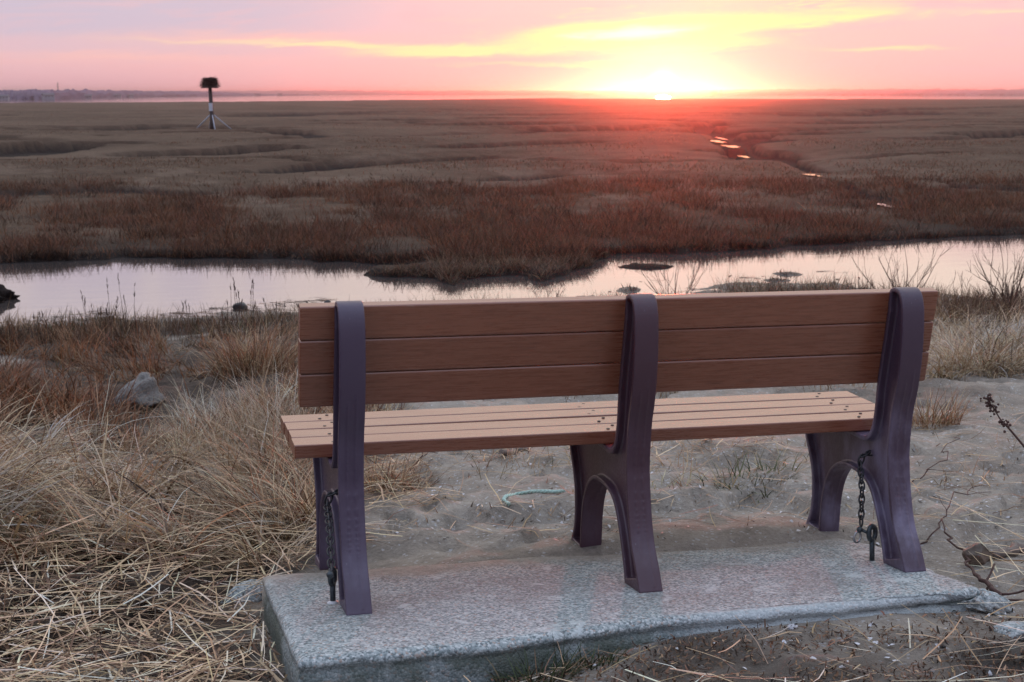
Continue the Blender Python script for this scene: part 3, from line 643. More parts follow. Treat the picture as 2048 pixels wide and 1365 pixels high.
def build_floating():
    q = np.concatenate([in_poly(260, [(280,632),(520,604),(640,592),(640,634),(280,650)]), in_poly(60, [(0,640),(200,620),(300,640),(0,660)]), in_poly(40, [(1150,600),(1250,560),(1700,540),(1750,570)])])
    P = wz(q[:, 0], q[:, 1], ZW+.006); n = len(P); P = P[H(P[:, 0], P[:, 1]) < ZW+.02]; n = len(P); g = Grass()
    g.add(*ribbons(P, rng.normal(-YAW, .5, n), rng.uniform(.05, .3, n), np.full(n, 1.565), np.zeros(n), rng.uniform(.006, .028, n), 3, palette(n, [DARK, BROWN]), twist=.3))
    tag(g.build('floating_debris', M['wrack']), 'dark bits of weed floating in the shallows of the creek', 'floating weed', kind='stuff')
build_beach_grass(); build_floating()

MB_C = (.130,.077,.048); MB_R = (.175,.076,.041); MB_D = (.045,.025,.018); MB_T = (.20,.136,.092)
def build_marsh_grass():
    g = Grass()
    def field(poly, n, L, wd, cols, w, th, bend, nseg, dens, var=.22):
        q = in_poly(n, poly); P = ground_at(q[:, 0], q[:, 1]); k = (P[:, 2] > ZW+.01) & (CHM(P[:, 0], P[:, 1]) < .16)
        P = P[k]; pr = dens(P); P = P[rng.uniform(0, 1, len(P)) < pr]; n = len(P)
        tone = .6+.8*fbm(P[:, 0]*.8, P[:, 1]*.8, 151, 3)
        c = palette(n, cols, w, var)*tone[:, None]
        hgt = .7+.7*fbm(P[:, 0]*.9+5, P[:, 1]*.9, 157, 3)
        P[:, 2] -= .02
        g.add(*ribbons(P, rng.uniform(0, 6.28, n), rng.uniform(*L, n)*hgt, np.abs(rng.normal(*th, n)), rng.uniform(*bend, n), rng.uniform(*wd, n), nseg, c, twist=1.2))
    belt = lambda P: .25+.75*ss(.36, .52, fbm(P[:, 0]*.7, P[:, 1]*.35, 161, 5))
    BP = [(-400,372),(2450,355),(2450,476),(1750,490),(1240,515),(700,530),(0,532),(-400,530)]
    field(BP, 42000, (.05,.13), (.007,.014), [MB_C,MB_T,MB_R], [4,3,3], (.7,.4), (.2,1.2), 3, belt)
    # tufts of taller red brown grass
    nc = 7600; q = in_poly(nc, BP); P = ground_at(q[:, 0], q[:, 1]); tn = fbm(P[:, 0]*.62, P[:, 1]*.30, 163, 5)
    P = P[(P[:, 2] > ZW+.08) & (CHM(P[:, 0], P[:, 1]) < .2) & (rng.uniform(0, 1, nc) < .1+.9*ss(.36, .50, tn))]; nc = len(P); per = 26
    sz = rng.uniform(.5, 1.5, nc)*(.7+.6*fbm(P[:, 0]*.5, P[:, 1]*.5, 169)); i = np.repeat(np.arange(nc), per); n = nc*per
    B = P[i].copy(); sp = .28*np.sqrt(rng.uniform(0, 1, n))*sz[i]; a = rng.uniform(0, 6.28, n); B[:, 0] += sp*np.cos(a); B[:, 1] += sp*np.sin(a); B[:, 2] = H(B[:, 0], B[:, 1])-.02
    c = palette(nc, [MB_R,MB_D,MB_C,(.13,.062,.042)], [4,2,2,3], .25)[i]*rng.normal(1, .15, (n, 1)); near = np.interp(np.hypot(B[:, 0]-CAM[0], B[:, 1]-CAM[1]), [22, 30], [.72, 1.])
    k = B[:, 2] > ZW+.05; B, a, i, c, near = B[k], a[k], i[k], np.clip(c[k], .01, .5), near[k]; n = len(B)
    g.add(*ribbons(B, a+rng.normal(0, .8, n), rng.uniform(.10, .30, n)*sz[i]*near, np.abs(rng.normal(.35, .25, n)), rng.uniform(.1, 1.2, n), rng.uniform(.006, .013, n), 3, c, twist=1.2))
    # fringe along the far bank
    field([(-400,505),(0,508),(700,512),(1240,500),(1750,474),(2450,455),(2450,478),(1900,482),(1240,514),(700,528),(0,532),(-400,530)], 22000, (.08,.22), (.006,.012), [MB_D,(.03,.02,.016),MB_C,MB_R], [5,4,1.5,2], (.35,.25), (.1,1.0), 3, lambda P: ss(.28,.5,fbm(P[:,0]*1.3,P[:,1]*1.3,167)))
    # peninsula of matted grass
    field([(690,558),(800,536),(1000,505),(1240,510),(1150,548),(1085,566),(905,570),(800,558)], 8000, (.08,.22), (.006,.012), [MB_C,MB_D,MB_T], [4,2,3], (.5,.3), (.4,1.2), 3, lambda P: .25+.75*ss(.42, .55, fbm(P[:, 0]*1.2, P[:, 1]*1.2, 165)))
    for px, py, w_, h_ in [(1292,534,62,9),(1256,581,38,9),(1562,549,42,5),(1556,562,36,4)]:
        field([(px-w_,py),(px,py-h_*1.2),(px+w_,py),(px,py+h_*1.2)], 420, (.03,.11), (.006,.012), [MB_D,MB_C,MB_R], [4,3,2], (.6,.4), (.2,1.2), 3, lambda P: np.full(len(P), .8))
    # open marsh
    field([(-400,285),(2450,275),(2450,380),(-400,395)], 52000, (.05,.15), (.015,.03), [MB_C,MB_T,MB_R], [5,3,2], (.4,.3), (.1,1.), 2, lambda P: .1+.9*ss(.40, .55, fbm(P[:, 0]*.2, P[:, 1]*.4, 171)))
    field([(-400,228),(2450,222),(2450,290),(-400,300)], 16000, (.04,.09), (.02,.05), [MB_C,MB_T,MB_R], [5,4,1], (.25,.2), (.1,.6), 2, lambda P: np.full(len(P), .8))
    field([(-400,206),(2450,203),(2450,232),(-400,235)], 3000, (.05,.10), (.05,.12), [MB_C,MB_T], [5,4], (.2,.2), (.1,.5), 1, lambda P: np.full(len(P), .8))
    tag(g.build('marsh_grass', M['marshgrass']), 'brown winter marsh grass covering the flats beyond the creek', 'marsh grass', kind='stuff')
build_marsh_grass()

# ------------------------------------------------------------------ the bench
LEGX = (-.793, 0., .793)
def make_leg_mesh():
    bm = bmesh.new(); W = .034
    def prism(poly, hw):
        a = [bm.verts.new((-hw, y, z)) for y, z in poly]; b = [bm.verts.new((hw, y, z)) for y, z in poly]
        n = len(poly); fs = [bm.faces.new(a), bm.faces.new(b[::-1])]
        for i in range(n): bm.faces.new((a[i], b[i], b[(i+1) % n], a[(i+1) % n]))
        bmesh.ops.triangulate(bm, faces=fs)
    def fine(c, k=4):                                   # Catmull-Rom through the points
        out = []
        for i in range(len(c)-1):
            p0, p1, p2, p3 = [np.array(c[j]) for j in (max(i-1, 0), i, i+1, min(i+2, len(c)-1))]
            for s in range(k):
                t = s/k; out.append(tuple(.5*((2*p1)+(p2-p0)*t+(2*p0-5*p1+4*p2-p3)*t*t+(3*p1-p0-3*p2+p3)*t**3)))
        return out+[tuple(c[-1])]
    rear = fine([(-.002,0),(.027,.06),(.064,.124),(.086,.21),(.096,.307),(.091,.37),(.075,.45),(.052,.51),(.030,.6),(.020,.69),(.021,.75),(.034,.787),(.06,.803),(.088,.801),(.103,.784),(.108,.74)])
    front_fl = fine([(.108,.74),(.131,.66),(.151,.59),(.170,.521),(.181,.46),(.191,.42),(.206,.385),(.230,.363),(.262,.358),(.30,.3635),(.45,.3805),(.60,.3975),(.640,.402)])
    front = fine([(.640,.402),(.650,.36),(.643,.308),(.616,.251),(.598,.197),(.595,.14),(.606,.074),(.636,.025),(.647,0)])
    arch = fine([(.127,0),(.137,.043),(.167,.124),(.201,.188),(.231,.218),(.269,.236),(.32,.246),(.385,.249),(.435,.234),(.470,.207),(.500,.165),(.520,.11),(.530,.05),(.538,0)])
    def flange(c, th, side):
        pts = np.array(c); t = np.gradient(pts, axis=0); t /= np.linalg.norm(t, axis=1)[:, None]
        nrm = np.stack([t[:, 1], -t[:, 0]], -1)*side; inn = pts+nrm*th
        for i in range(len(c)-1):
            prism([tuple(pts[i]), tuple(pts[i+1]), tuple(inn[i+1]), tuple(inn[i])], W)
    flange(rear, .014, 1); flange(front_fl, .015, -1 if False else 1); flange(front, .015, 1); flange(arch, .012, -1)
    prism([(-.002,0),(.127,0),(.130,.012),(.030,.034),(.012,.03)], W)
    prism([(.538,0),(.647,0),(.632,.03),(.535,.02)], W)
    prism(rear+front_fl[1:]+front[1:]+arch[::-1], .011)
    me = bpy.data.meshes.new('leg_raw'); bmesh.ops.recalc_face_normals(bm, faces=bm.faces); bm.to_mesh(me); bm.free()
    o = link(bpy.data.objects.new('leg_raw', me))
    r = o.modifiers.new('r', 'REMESH'); r.mode = 'VOXEL'; r.voxel_size = .0030; r.use_smooth_shade = True
    s = o.modifiers.new('s', 'SMOOTH'); s.factor = .5; s.iterations = 4
    dg = bpy.context.evaluated_depsgraph_get(); res = bpy.data.meshes.new_from_object(o.evaluated_get(dg)); res.name = 'leg'
    bpy.data.objects.remove(o); bpy.data.meshes.remove(me)
    res.materials.clear(); res.materials.append(M['frame'])
    res.polygons.foreach_set('use_smooth', [True]*len(res.polygons)); return res
def rounded_board(bm, c, ey, ez, hx, hw, ht, r=.006, mi=0, seed=0):
    """board along x; ey is across its width, ez its thickness"""
    prof = []
    for sx, sy, a0 in ((1,1,0),(-1,1,90),(-1,-1,180),(1,-1,270)):
        for k in range(4):
            a = R(a0+30*k); prof.append((sx*(hw-r)+r*math.cos(a), sy*(ht-r)+r*math.sin(a)))
    c, ey, ez = Vector(c), Vector(ey), Vector(ez); rings = []
    xs = [-hx, -hx+.003]+[-hx+2*hx*k/14 for k in range(1, 14)]+[hx-.003, hx]
    rr = random.Random(seed); ph = rr.uniform(0, 6)
    for i, x in enumerate(xs):
        s = .97 if i in (0, len(xs)-1) else 1.
        w = .0012*math.sin(x*2.1+ph)
        rings.append([bm.verts.new(c+Vector((x,0,0))+ey*(a*s)+ez*(b*s+w)) for a, b in prof])
    n = len(prof)
    for A, B in zip(rings[:-1], rings[1:]):
        for k in range(n):
            f = bm.faces.new((A[k], A[(k+1) % n], B[(k+1) % n], B[k])); f.material_index = mi
    bm.faces.new(rings[0][::-1]).material_index = mi; bm.faces.new(rings[-1]).material_index = mi
def screw(bm, c, nrm, r=.005):
    q = Vector(nrm).to_track_quat('Z', 'Y').to_matrix()
    g = bmesh.ops.create_cone(bm, segments=12, radius1=r, radius2=r*.8, depth=.003, cap_ends=True)['verts']
    for v in g: v.co = q @ v.co+Vector(c)
    for f in {f for v in g for f in v.link_faces}: f.material_index = 1
def build_bench():
    root = empty('park_bench'); root.matrix_world = BENCH
    tag(root, 'brown plank park bench on three purple brown cast legs, seen from behind', 'bench')
    hx = .9145
    # backrest: three boards leaning back
    yt, zt, yb, zb = .0945, .789, .170, .521
    d = Vector((0, yb-yt, zb-zt)); wid = d.length; d.normalize(); n = Vector((0, -d.z, d.y))   # n points to the seat side
    if n.y < 0: n = -n
    bm = bmesh.new(); bw = .0915; gap = (wid-3*bw)/2
    for k in range(3):
        c = Vector((random.uniform(-.0015, .0015), yt, zt))+d*(bw/2+k*(bw+gap))+n*.019
        rounded_board(bm, c, d, n, hx, bw/2, .019, .005, seed=k)
        for lx in LEGX:
            for s in (-.018, .018): screw(bm, c+Vector((lx, 0, 0))+n*.0195+d*s, n)
    bm_obj('backrest', bm, [M['board'], M['screw']], root)
    # seat: four boards
    ys, zs, ye, ze = .287, .404, .654, .4455
    d = Vector((0, ye-ys, ze-zs)); wid = d.length; d.normalize(); up = Vector((0, -d.z, d.y))
    bm = bmesh.new(); bw = .0875; gap = (wid-4*bw)/3
    for k in range(4):
        c = Vector((random.uniform(-.003, .003), ys, zs))+d*(bw/2+k*(bw+gap))-up*.019
        rounded_board(bm, c, d, up, hx, bw/2, .019, .004, seed=k+5)
        for lx in LEGX:
            for s in (-.02, .02): screw(bm, c+Vector((lx+(.012 if s > 0 else -.014), 0, 0))+up*.0192+d*s, up, .0055)
    bm_obj('seat', bm, [M['board'], M['screw']], root)
    lm = make_leg_mesh(); lb = lm.copy(); lb.materials.clear(); lb.materials.append(M['frame_bleached']); lmm = lm.copy(); lmm.materials.clear(); lmm.materials.append(M['frame_flare_tint'])
    for k, lx in enumerate(LEGX):
        o = link(bpy.data.objects.new('leg', (lm, lmm, lb)[k]), root); o.location = (lx, 0, 0)
        if k == 2: o['label'] = 'leg bleached pale lilac on its lower half'
build_bench()

# ------------------------------------------------------------------ slab, chunks, rocks
def build_slab():
    nx, ny = 150, 70
    u = np.linspace(0, 1, nx); v = np.linspace(0, 1, ny)
    xx = -.985+u*(1.845)
    near = np.interp(xx, [-1, -.5, -.1, .25, .86], [-.355, -.345, -.268, -.272, -.225])
    near = near+.018*(fbm(xx*7, xx*0, 201)-.5)+.012*(fbm(xx*25, xx*0, 203)-.5)
    farr = .535+.05*(fbm(xx*4, xx*0, 205)-.5)
    X = np.zeros((ny, nx)); Y = np.zeros((ny, nx))
    for j, t in enumerate(v):
        y = near*(1-t)+farr*t
        e0 = -.985+.010*(fbm(y*9, y*0, 207)-.5)-.005; e1 = .862+.05*(fbm(y*6, y*0, 209)-.5)-.05*ss(.3, .55, y)+.012*(fbm(y*30, y*0, 213)-.5)
        X[j] = e0*(1-u)+e1*u; Y[j] = y
    ed = np.minimum(np.minimum(u[None, :]*1.85, (1-u[None, :])*1.85), np.minimum(v[:, None]*.85, (1-v[:, None])*.85))
    Z = .003*(fbm(X*18, Y*18, 211)-.5)-.006*(1-ss(0, .012, ed))-.004*(1-ss(0, .03, ed))*fbm(X*30, Y*30, 215)
    top = np.stack([X, Y, Z], -1)
    # skirt
    rim = [(0, i) for i in range(nx)]+[(j, nx-1) for j in range(1, ny)]+[(ny-1, i) for i in range(nx-2, -1, -1)]+[(j, 0) for j in range(ny-2, 0, -1)]
    V = list(top.reshape(-1, 3)); Q = []
    for j in range(ny-1):
        for i in range(nx-1): Q.append((j*nx+i, j*nx+i+1, (j+1)*nx+i+1, (j+1)*nx+i))
    prev = [j*nx+i for j, i in rim]
    P = np.array([V[k] for k in prev]); cen = P.mean(0); t = np.roll(P, -1, 0)-np.roll(P, 1, 0); nrm = np.stack([t[:, 1], -t[:, 0], 0*t[:, 0]], -1); nrm /= np.linalg.norm(nrm, axis=1)[:, None]+1e-9
    s = np.arange(len(P))*.0125
    nearside = ss(-.15, -.2, P[:, 1])*ss(-.6, .1, P[:, 0])
    for k, (dz, out) in enumerate([(-.006, .003), (-.014, .004), (-.022, -.004), (-.032, .003), (-.05, .006), (-.075, .006), (-.12, .008)]):
        lf = ss(-.95, -.93, P[:, 0]); o = out+(.016*(fbm(s*2+k*.08, s*0+k*.1, 221)-.5)+.012*(fbm(s*14, s*0+k*.5, 223)-.5))*(.15+.85*lf)
        o = o+nearside*(np.array([0, 0, -.002, .001, .003, .005, .008])[k])*(.2+1.6*fbm(s*1.4, s*0, 225))
        if k == 0: o = o*.8
        N = P+nrm*o[:, None]; N[:, 2] = P[:, 2]+dz+.004*(fbm(s*6, s*0+k, 227)-.5)*(k > 0)
        idx = list(range(len(V), len(V)+len(P))); V += list(N)
        for a in range(len(P)): b = (a+1) % len(P); Q.append((prev[b], prev[a], idx[a], idx[b]))
        prev = idx
    o = mesh_np('concrete_slab', V, Q, None, [M['concrete']], smooth=True); o.matrix_world = BENCH
    tag(o, 'weathered grey concrete slab with crumbling edges under the bench', 'concrete slab')
build_slab()
def rock(name, loc, size, m, seed, label, cat, rot=(0,0,0), rough=.22, sub=4, group=None, flatten=.0, ang=.5, sink=.25):
    bm = bmesh.new(); bmesh.ops.create_icosphere(bm, subdivisions=sub, radius=.5)
    rr = np.random.default_rng(seed); pl = rr.normal(0, 1, (9, 3)); pl /= np.linalg.norm(pl, axis=1)[:, None]; off = rr.uniform(.30, .44, 9)
    co = np.array([v.co[:] for v in bm.verts])
    for p, o in zip(pl, off):                                # facet it
        dd = co @ p-o; co = co-np.outer(np.maximum(dd, 0)*ang*1.6, p)
    k = 1+rough*((fbm(co[:, 0]*4+seed, co[:, 1]*4+co[:, 2]*3, seed)-.5)+.5*(fbm(co[:, 0]*13+co[:, 2]*9, co[:, 1]*13+seed, seed+3)-.5))
    co = co*k[:, None]*np.array(size)
    for v, c in zip(bm.verts, co): v.co = c
    o = bm_obj(name, bm, m, smooth=True); o.location = (loc[0], loc[1], loc[2]+size[2]*(.5-sink)); o.rotation_euler = rot
    return tag(o, label, cat, group)
def build_rocks():
    p = gp(275, 818); rock('boulder', p, (.40,.26,.27), M['granite'], 3, 'pale grey granite boulder half hidden in rusty grass', 'boulder', (.15,-.5,.25), .6, sink=.27, ang=.75)
    p = gp(1955, 1128); rock('stone', p, (.10,.075,.08), M['stone'], 8, 'brown angular stone lying on sand beside driftwood piece', 'stone', (.2,.3,.4), .3, sink=.12, ang=.75)
    p = wz(480, 619, ZW); rock('stone', p, (.20,.16,.13), M['darkstone'], 12, 'small dark rounded stone at the edge of the creek water', 'stone', (0,0,.3), .15, sink=.3)
    p = wz(655, 606, ZW); rock('stone', p, (.10,.08,.06), M['darkstone'], 14, 'dark wet stone in the shallows just above the bench top', 'stone', (0,0,.9), .15, sink=.3)
    p = gp(500, 1200); rock('concrete_chunk', p+np.array([0,0,.0]), (.20,.15,.085), M['concrete'], 21, 'broken concrete lump against the left edge of the slab', 'concrete chunk', (.05,-.1,.5), .3, group=None, sink=.35)
    p = MB @ np.array([.865, -.215, -.085]); rock('concrete_chunk', p, (.17,.13,.085), M['concrete'], 23, 'mossy broken slab corner beside the tangled dark root', 'concrete chunk', (.02,.10,-.35), .6, ang=.9, sink=.10, sub=5)
    p = gp(2035, 1268); rock('concrete_chunk', p, (.16,.10,.045), M['concrete'], 27, 'flat pale concrete crumb half buried beyond the slab corner', 'concrete chunk', (0,.05,.2), .3, sink=.4)
    p = gp(1885, 1296); rock('stone', p, (.018,.016,.012), M['darkstone'], 31, 'tiny black pebble on the sand before the slab', 'stone', sink=.2, sub=3)
    p = gp(1585, 1258); rock('concrete_chunk', p, (.028,.024,.016), M['shell'], 33, 'small white fragment beside the front edge of the slab', 'concrete chunk', sink=.2, sub=3)
    p = bzp(1522, 1081); p = MB @ p; rock('stone', p, (.035,.022,.014), M['granite'], 35, 'flat grey pebble on the far edge of the slab', 'stone', sink=.1, sub=3)
    # black mud mound in the creek
    p = wz(-45, 603, ZW)
    o = rock('mud_mound', p, (.85,.6,.36), M['peat'], 41, 'black peat mound rising from the creek', 'mud mound', (0,0,.2), .9, sub=5, ang=.2, sink=.42)
build_rocks()

# ------------------------------------------------------------------ chains and eye bolts
def chain_links(bm, pts, pitch=.021, a=.0165, b=.0085, r=.0028):
    pts = [Vector(p) for p in pts]; L = [0]
    for p, q in zip(pts[:-1], pts[1:]): L.append(L[-1]+(q-p).length)
    def at(s):
        for i in range(len(pts)-1):
            if s <= L[i+1] or i == len(pts)-2: return pts[i].lerp(pts[i+1], (s-L[i])/(L[i+1]-L[i]))
    n = int(L[-1]/pitch)
    for k in range(n):
        p, q = at(k*pitch), at(min((k+1)*pitch, L[-1])); z = (q-p).normalized(); x = z.orthogonal().normalized() if abs(z.x) > .95 else Vector((1,0,0)); x = (x-z*x.dot(z)).normalized(); y = z.cross(x)
        if k % 2: x, y = y, -x
        Mt = Matrix((x, y, z)).transposed().to_4x4(); Mt.translation = (p+q)/2
        torus(bm, Mt, a, b, r, 14, 6)
def build_chains():
    for side in (0, 1):
        lx = LEGX[0] if side == 0 else LEGX[2]; fx = lx-.034
        if side == 0:
            hole = bx(674, 984, fx+.012); low = bx(663, 1148, fx-.045); foot = bzp(666, 1206); lab = 'beside the left rear foot of the bench'
            pts = [hole+np.array([.02,.0,0]), hole+np.array([-.016,0,-.002]), hole+np.array([-.028,0,-.03]), (hole+low)/2+np.array([-.012,0,.01]), low]
        else:
            hole = bx(1736, 906, fx+.012); mid = bx(1724, 975, fx-.03); low = bx(1722, 1058, fx-.04); foot = bzp(1744, 1121); lab = 'beside the right rear foot of the bench'
            pts = [hole+np.array([.02,0,0]), hole+np.array([-.016,0,-.004]), hole+np.array([-.026,0,-.03]), mid, low]
        bm = bmesh.new(); chain_links(bm, pts)
        ch = bm_obj('chain', bm, [M['rust']]); ch.matrix_world = BENCH
        tag(ch, ('slack black security chain hanging from the left leg' if side == 0 else 'taut black security chain hanging from the right leg'), 'chain', 'security chains on the bench legs')
        # eye bolt
        h = .055 if side == 0 else .065
        bm = bmesh.new(); base = Vector(foot)
        eye = base+Vector((0, 0, h+.016))
        tube(bm, [base+Vector((0,0,-.03)), base+Vector((0,0,h*.5)), base+Vector((0,0,h))], [.0075,.0075,.0085], 12)
        Mt = Matrix.Rotation(R(62 if side == 0 else 25), 4, 'Z'); Mt.translation = eye
        torus(bm, Mt, .021, .0155, .0075, 20, 10)
        if side == 0:
            g = bmesh.ops.create_uvsphere(bm, u_segments=14, v_segments=6, radius=.016)['verts']
            for v in g: v.co = Vector((v.co.x, v.co.y, v.co.z*.4))+base
            for f in {f for v in g for f in v.link_faces}: f.material_index = 1
        eb = bm_obj('eye_bolt', bm, [M['steel'], M['shell']], smooth=True); eb.matrix_world = BENCH
        tag(eb, ('steel eye bolt with pale washer cemented into slab by left foot' if side == 0 else 'tall dark eye bolt cemented into slab by right foot'), 'eye bolt', 'eye bolts in the slab')
        # shackle joining chain and eye
        lowv = Vector(low); bm = bmesh.new()
        d = eye-lowv
        tube(bm, [lowv+Vector((0,0,-.002)), lowv+d*.5+Vector((0,.002,-.004)), lowv+d*.95], [.005,.005,.005], 8)
        g = bmesh.ops.create_uvsphere(bm, u_segments=10, v_segments=8, radius=.0095)['verts']
        for v in g: v.co += lowv+Vector((-.004,0,-.002))
        if side:
            Mt = Matrix.Rotation(R(15), 4, 'Z') @ Matrix.Rotation(R(20), 4, 'Y'); Mt.translation = lowv+Vector((-.012,0,-.024))
            torus(bm, Mt, .016, .0125, .0035, 16, 8, mi=1)
        s = bm_obj('shackle', bm, [M['steel'], M['bright']], ch, smooth=True); s.matrix_parent_inverse = Matrix.Identity(4)
build_chains()

# ------------------------------------------------------------------ twigs, shrubs, weeds, rope
def wander(p, d, L, n, sd, rr, grav=0.):
    pts = [Vector(p)]; d = Vector(d).normalized()
    for k in range(n):
        d = (d+Vector((rr.gauss(0, sd), rr.gauss(0, sd), rr.gauss(0, sd)+grav))).normalized(); pts.append(pts[-1]+d*L/n)
    return pts
def branch(bm, p, d, L, r, rr, depth, n=6, sd=.12, kids=(2, 4), up=.05):
    pts = wander(p, d, L, n, sd, rr, up); tube(bm, pts, [max(r*(1-.75*i/n), .0012) for i in range(n+1)], 5)
    if depth > 0:
        for _ in range(rr.randint(*kids)):
            i = rr.randint(1, n-1); t = (pts[i+1]-pts[i]).normalized(); q = (t+Vector((rr.uniform(-1, 1), rr.uniform(-1, 1), rr.uniform(-.1, .8)))*.75).normalized()
            branch(bm, pts[i], q, L*rr.uniform(.3, .6), r*.55, rr, depth-1, max(3, n-2), sd, kids, up)
def shrub(px, py, hpx, wpx, nst, label, seed, thick=.006, group='bare shrubs along the creek'):
    p = gp(px, py); rr = random.Random(seed); D = float((p-CAM) @ fwd); hm = hpx*D/F; wm = wpx*D/F
    root = empty('bare_shrub', p); tag(root, label, 'shrub', group)
    bm = bmesh.new()
    for k in range(nst):
        a = rr.uniform(-1, 1); b = Vector(tuple(rgt*(a*wm*.12)))+Vector((0, rr.uniform(-.1, .1), -.03))
        d = Vector(tuple(rgt*(a*wm*.5)))+Vector((0, rr.uniform(-.3, .3)*wm*.5, hm*rr.uniform(.5, 1)))
        branch(bm, b, d, d.length*rr.uniform(.8, 1.05), thick*rr.uniform(.6, 1.1), rr, 2, 7, .09, (1, 3), .03)
    bm_obj('stems', bm, M['twig'], root)
def build_plants():
    shrub(1345, 606, 108, 130, 15, 'bare twiggy shrub by the water over the middle of the bench', 3)
    shrub(1805, 604, 125, 190, 10, 'bare wide spreading shrub by the water over the right leg', 5, .007)
    shrub(2025, 622, 150, 130, 22, 'dense dark bare shrub at the right end of the creek', 7, .008)
    shrub(1098, 616, 62, 90, 12, 'low thin shrub by the water left of the middle leg', 9, .004)
    shrub(1925, 612, 90, 60, 4, 'single leaning bare sapling between the two right shrubs', 21, .005)
    # reed stalks standing in the shallows
    for i, (px, py, hp, n, lab) in enumerate([(200, 660, 90, 8, 'tall seed headed reed stalks at the left water edge'), (248, 650, 118, 4, 'tallest lone reed stalks rising against the creek'), (480, 650, 100, 9, 'reed stalks beside the dark stone in the creek'), (380, 655, 60, 5, 'short reed stalks between the two taller reed clumps'), (70, 668, 60, 4, 'short reed stalks nearest the black mud mound'), (545, 655, 70, 5, 'reed stalks close to the left end of the bench')]):
        p = gp(px, py); D = float((p-CAM) @ fwd); hm = hp*D/F; rr = random.Random(60+i); root = empty('reed_clump', p); tag(root, lab, 'reeds', 'reed stalks along the shore')
        for k in range(n):
            bm = bmesh.new(); a = rr.uniform(-1, 1)*28*D/F; b = Vector(tuple(rgt*a))+Vector((0, rr.uniform(-.2, .2), -.04)); L = hm*rr.uniform(.5, 1.05)
            pts = wander(b, (rr.gauss(0, .1), rr.gauss(0, .1), 1), L, 6, .035, rr); tube(bm, pts, [.0042-.0004*j for j in range(7)], 4)
            for s in range(rr.randint(2, 5)):
                q = pts[-1].lerp(pts[-3], rr.random()); tube(bm, [q, q+Vector((rr.uniform(-.012, .012), rr.uniform(-.01, .01), .04))], [.006, .002], 4)
            bm_obj('stalk', bm, M['drift'] if i % 2 else M['twig'], root)
    # dead dock stem leaning in from the right
    def W(px, py, up_, ref):                    # point above the ground seen at (px, py): same distance as ref
        d = ray(px, py); t = float((ref-CAM) @ fwd)+up_; return Vector(tuple(CAM+d*t))
    ref = gp(2080, 930)
    root = empty('weed_stalk', ref); tag(root, 'dead dock stalk with red brown seed head leaning over the sand', 'weed')
    inv = Vector(tuple(ref))
    bm = bmesh.new(); pts = [W(2082, 930, 0, ref), W(2048, 893, 0, ref), W(2022, 862, .0, ref), W(2000, 838, 0, ref), W(1984, 812, 0, ref), W(1972, 796, 0, ref)]
    tube(bm, [p-inv for p in pts], [.005,.0045,.004,.003,.0025,.0015], 6); bm_obj('stem', bm, M['twig'], root)
    bm = bmesh.new(); rr = random.Random(5)
    for k in range(70):
        t = rr.uniform(0, 1)**.8; p = pts[3].lerp(pts[5], t) if t > .3 else pts[2].lerp(pts[3], .5+t)
        p = p-inv+Vector((rr.gauss(0, .010), rr.gauss(0, .010), rr.gauss(0, .010)))
        g = bmesh.ops.create_icosphere(bm, subdivisions=1, radius=rr.uniform(.003, .007))['verts']
        for v in g: v.co = v.co+p
    bm_obj('seed_head', bm, M['twig'], root)
    # dark woody stems on the sand right of the slab
    def stem(name, pix, rads, label, cat, m='twig', lift=None, forks=()):
        P = [gp(a, b) for a, b in pix]
        if lift: P = [p+np.array([0, 0, h]) for p, h in zip(P, lift)]
        o0 = Vector(tuple(P[0])); bm = bmesh.new(); V = [Vector(tuple(p))-o0+Vector((0, 0, r_)) for p, r_ in zip(P, rads)]
        dense = []; rr = random.Random(len(pix)*7+int(pix[0][0]))
        for a, b in zip(V[:-1], V[1:]):
            for k in range(4):
                j = .05*(b-a).length; dense.append(a.lerp(b, k/4)+Vector((rr.gauss(0, j), rr.gauss(0, j), abs(rr.gauss(0, j*.6)))))
        dense.append(V[-1]); rd = np.interp(np.linspace(0, 1, len(dense)), np.linspace(0, 1, len(rads)), rads)
        tube(bm, dense, list(rd), 6)
        for i, (dx, dy, dz) in forks:
            q = dense[min(i, len(dense)-2)]; tube(bm, wander(q, (dx, dy, dz), Vector((dx, dy, dz)).length, 4, .1, rr), [rd[min(i, len(rd)-1)]*.7]+[rd[-1]*.8]*4, 5)
        o = bm_obj(name, bm, M[m]); o.location = o0; return tag(o, label, cat)
    stem('twig', [(1846,1096),(1870,1065),(1900,1035),(1930,1005),(1962,984)], [.0026,.0023,.002,.0017,.0012], 'thin dark twig slanting up from behind the right leg', 'twig', lift=[0,.01,.02,.02,.02], forks=[(12, (.10,.02,.0)), (8, (.03,.08,.02))])
    stem('twig', [(1822,965),(1855,955),(1885,930),(1906,894)], [.0026,.0022,.0018,.0012], 'forked dark twig on the sand beyond the right leg', 'twig', lift=[0,.01,.03,.04], forks=[(4, (.13,-.03,.02))])
    stem('root', [(1884,1072),(1896,1104),(1930,1135),(1938,1160),(1955,1180),(1985,1200),(2006,1216)], [.002,.003,.0035,.004,.006,.007,.004], 'tangled dark root wrapped round the broken slab corner', 'root', lift=[.05,.04,.03,.03,.03,.02,0], forks=[(18, (.06,.05,.02)), (21, (.08,-.04,.03)), (20, (.03,.09,.0)), (23, (.09,.01,.01))])
    stem('driftwood', [(1990,1118),(2040,1112),(2110,1108)], [.013,.016,.013], 'grey driftwood log behind the brown stone', 'driftwood', 'drift')
    stem('driftwood', [(1008,914),(1030,908),(1058,903)], [.012,.014,.006], 'short dark driftwood stub on sand under the bench seat', 'driftwood', 'drift', forks=[(3, (.08,.06,.04))])
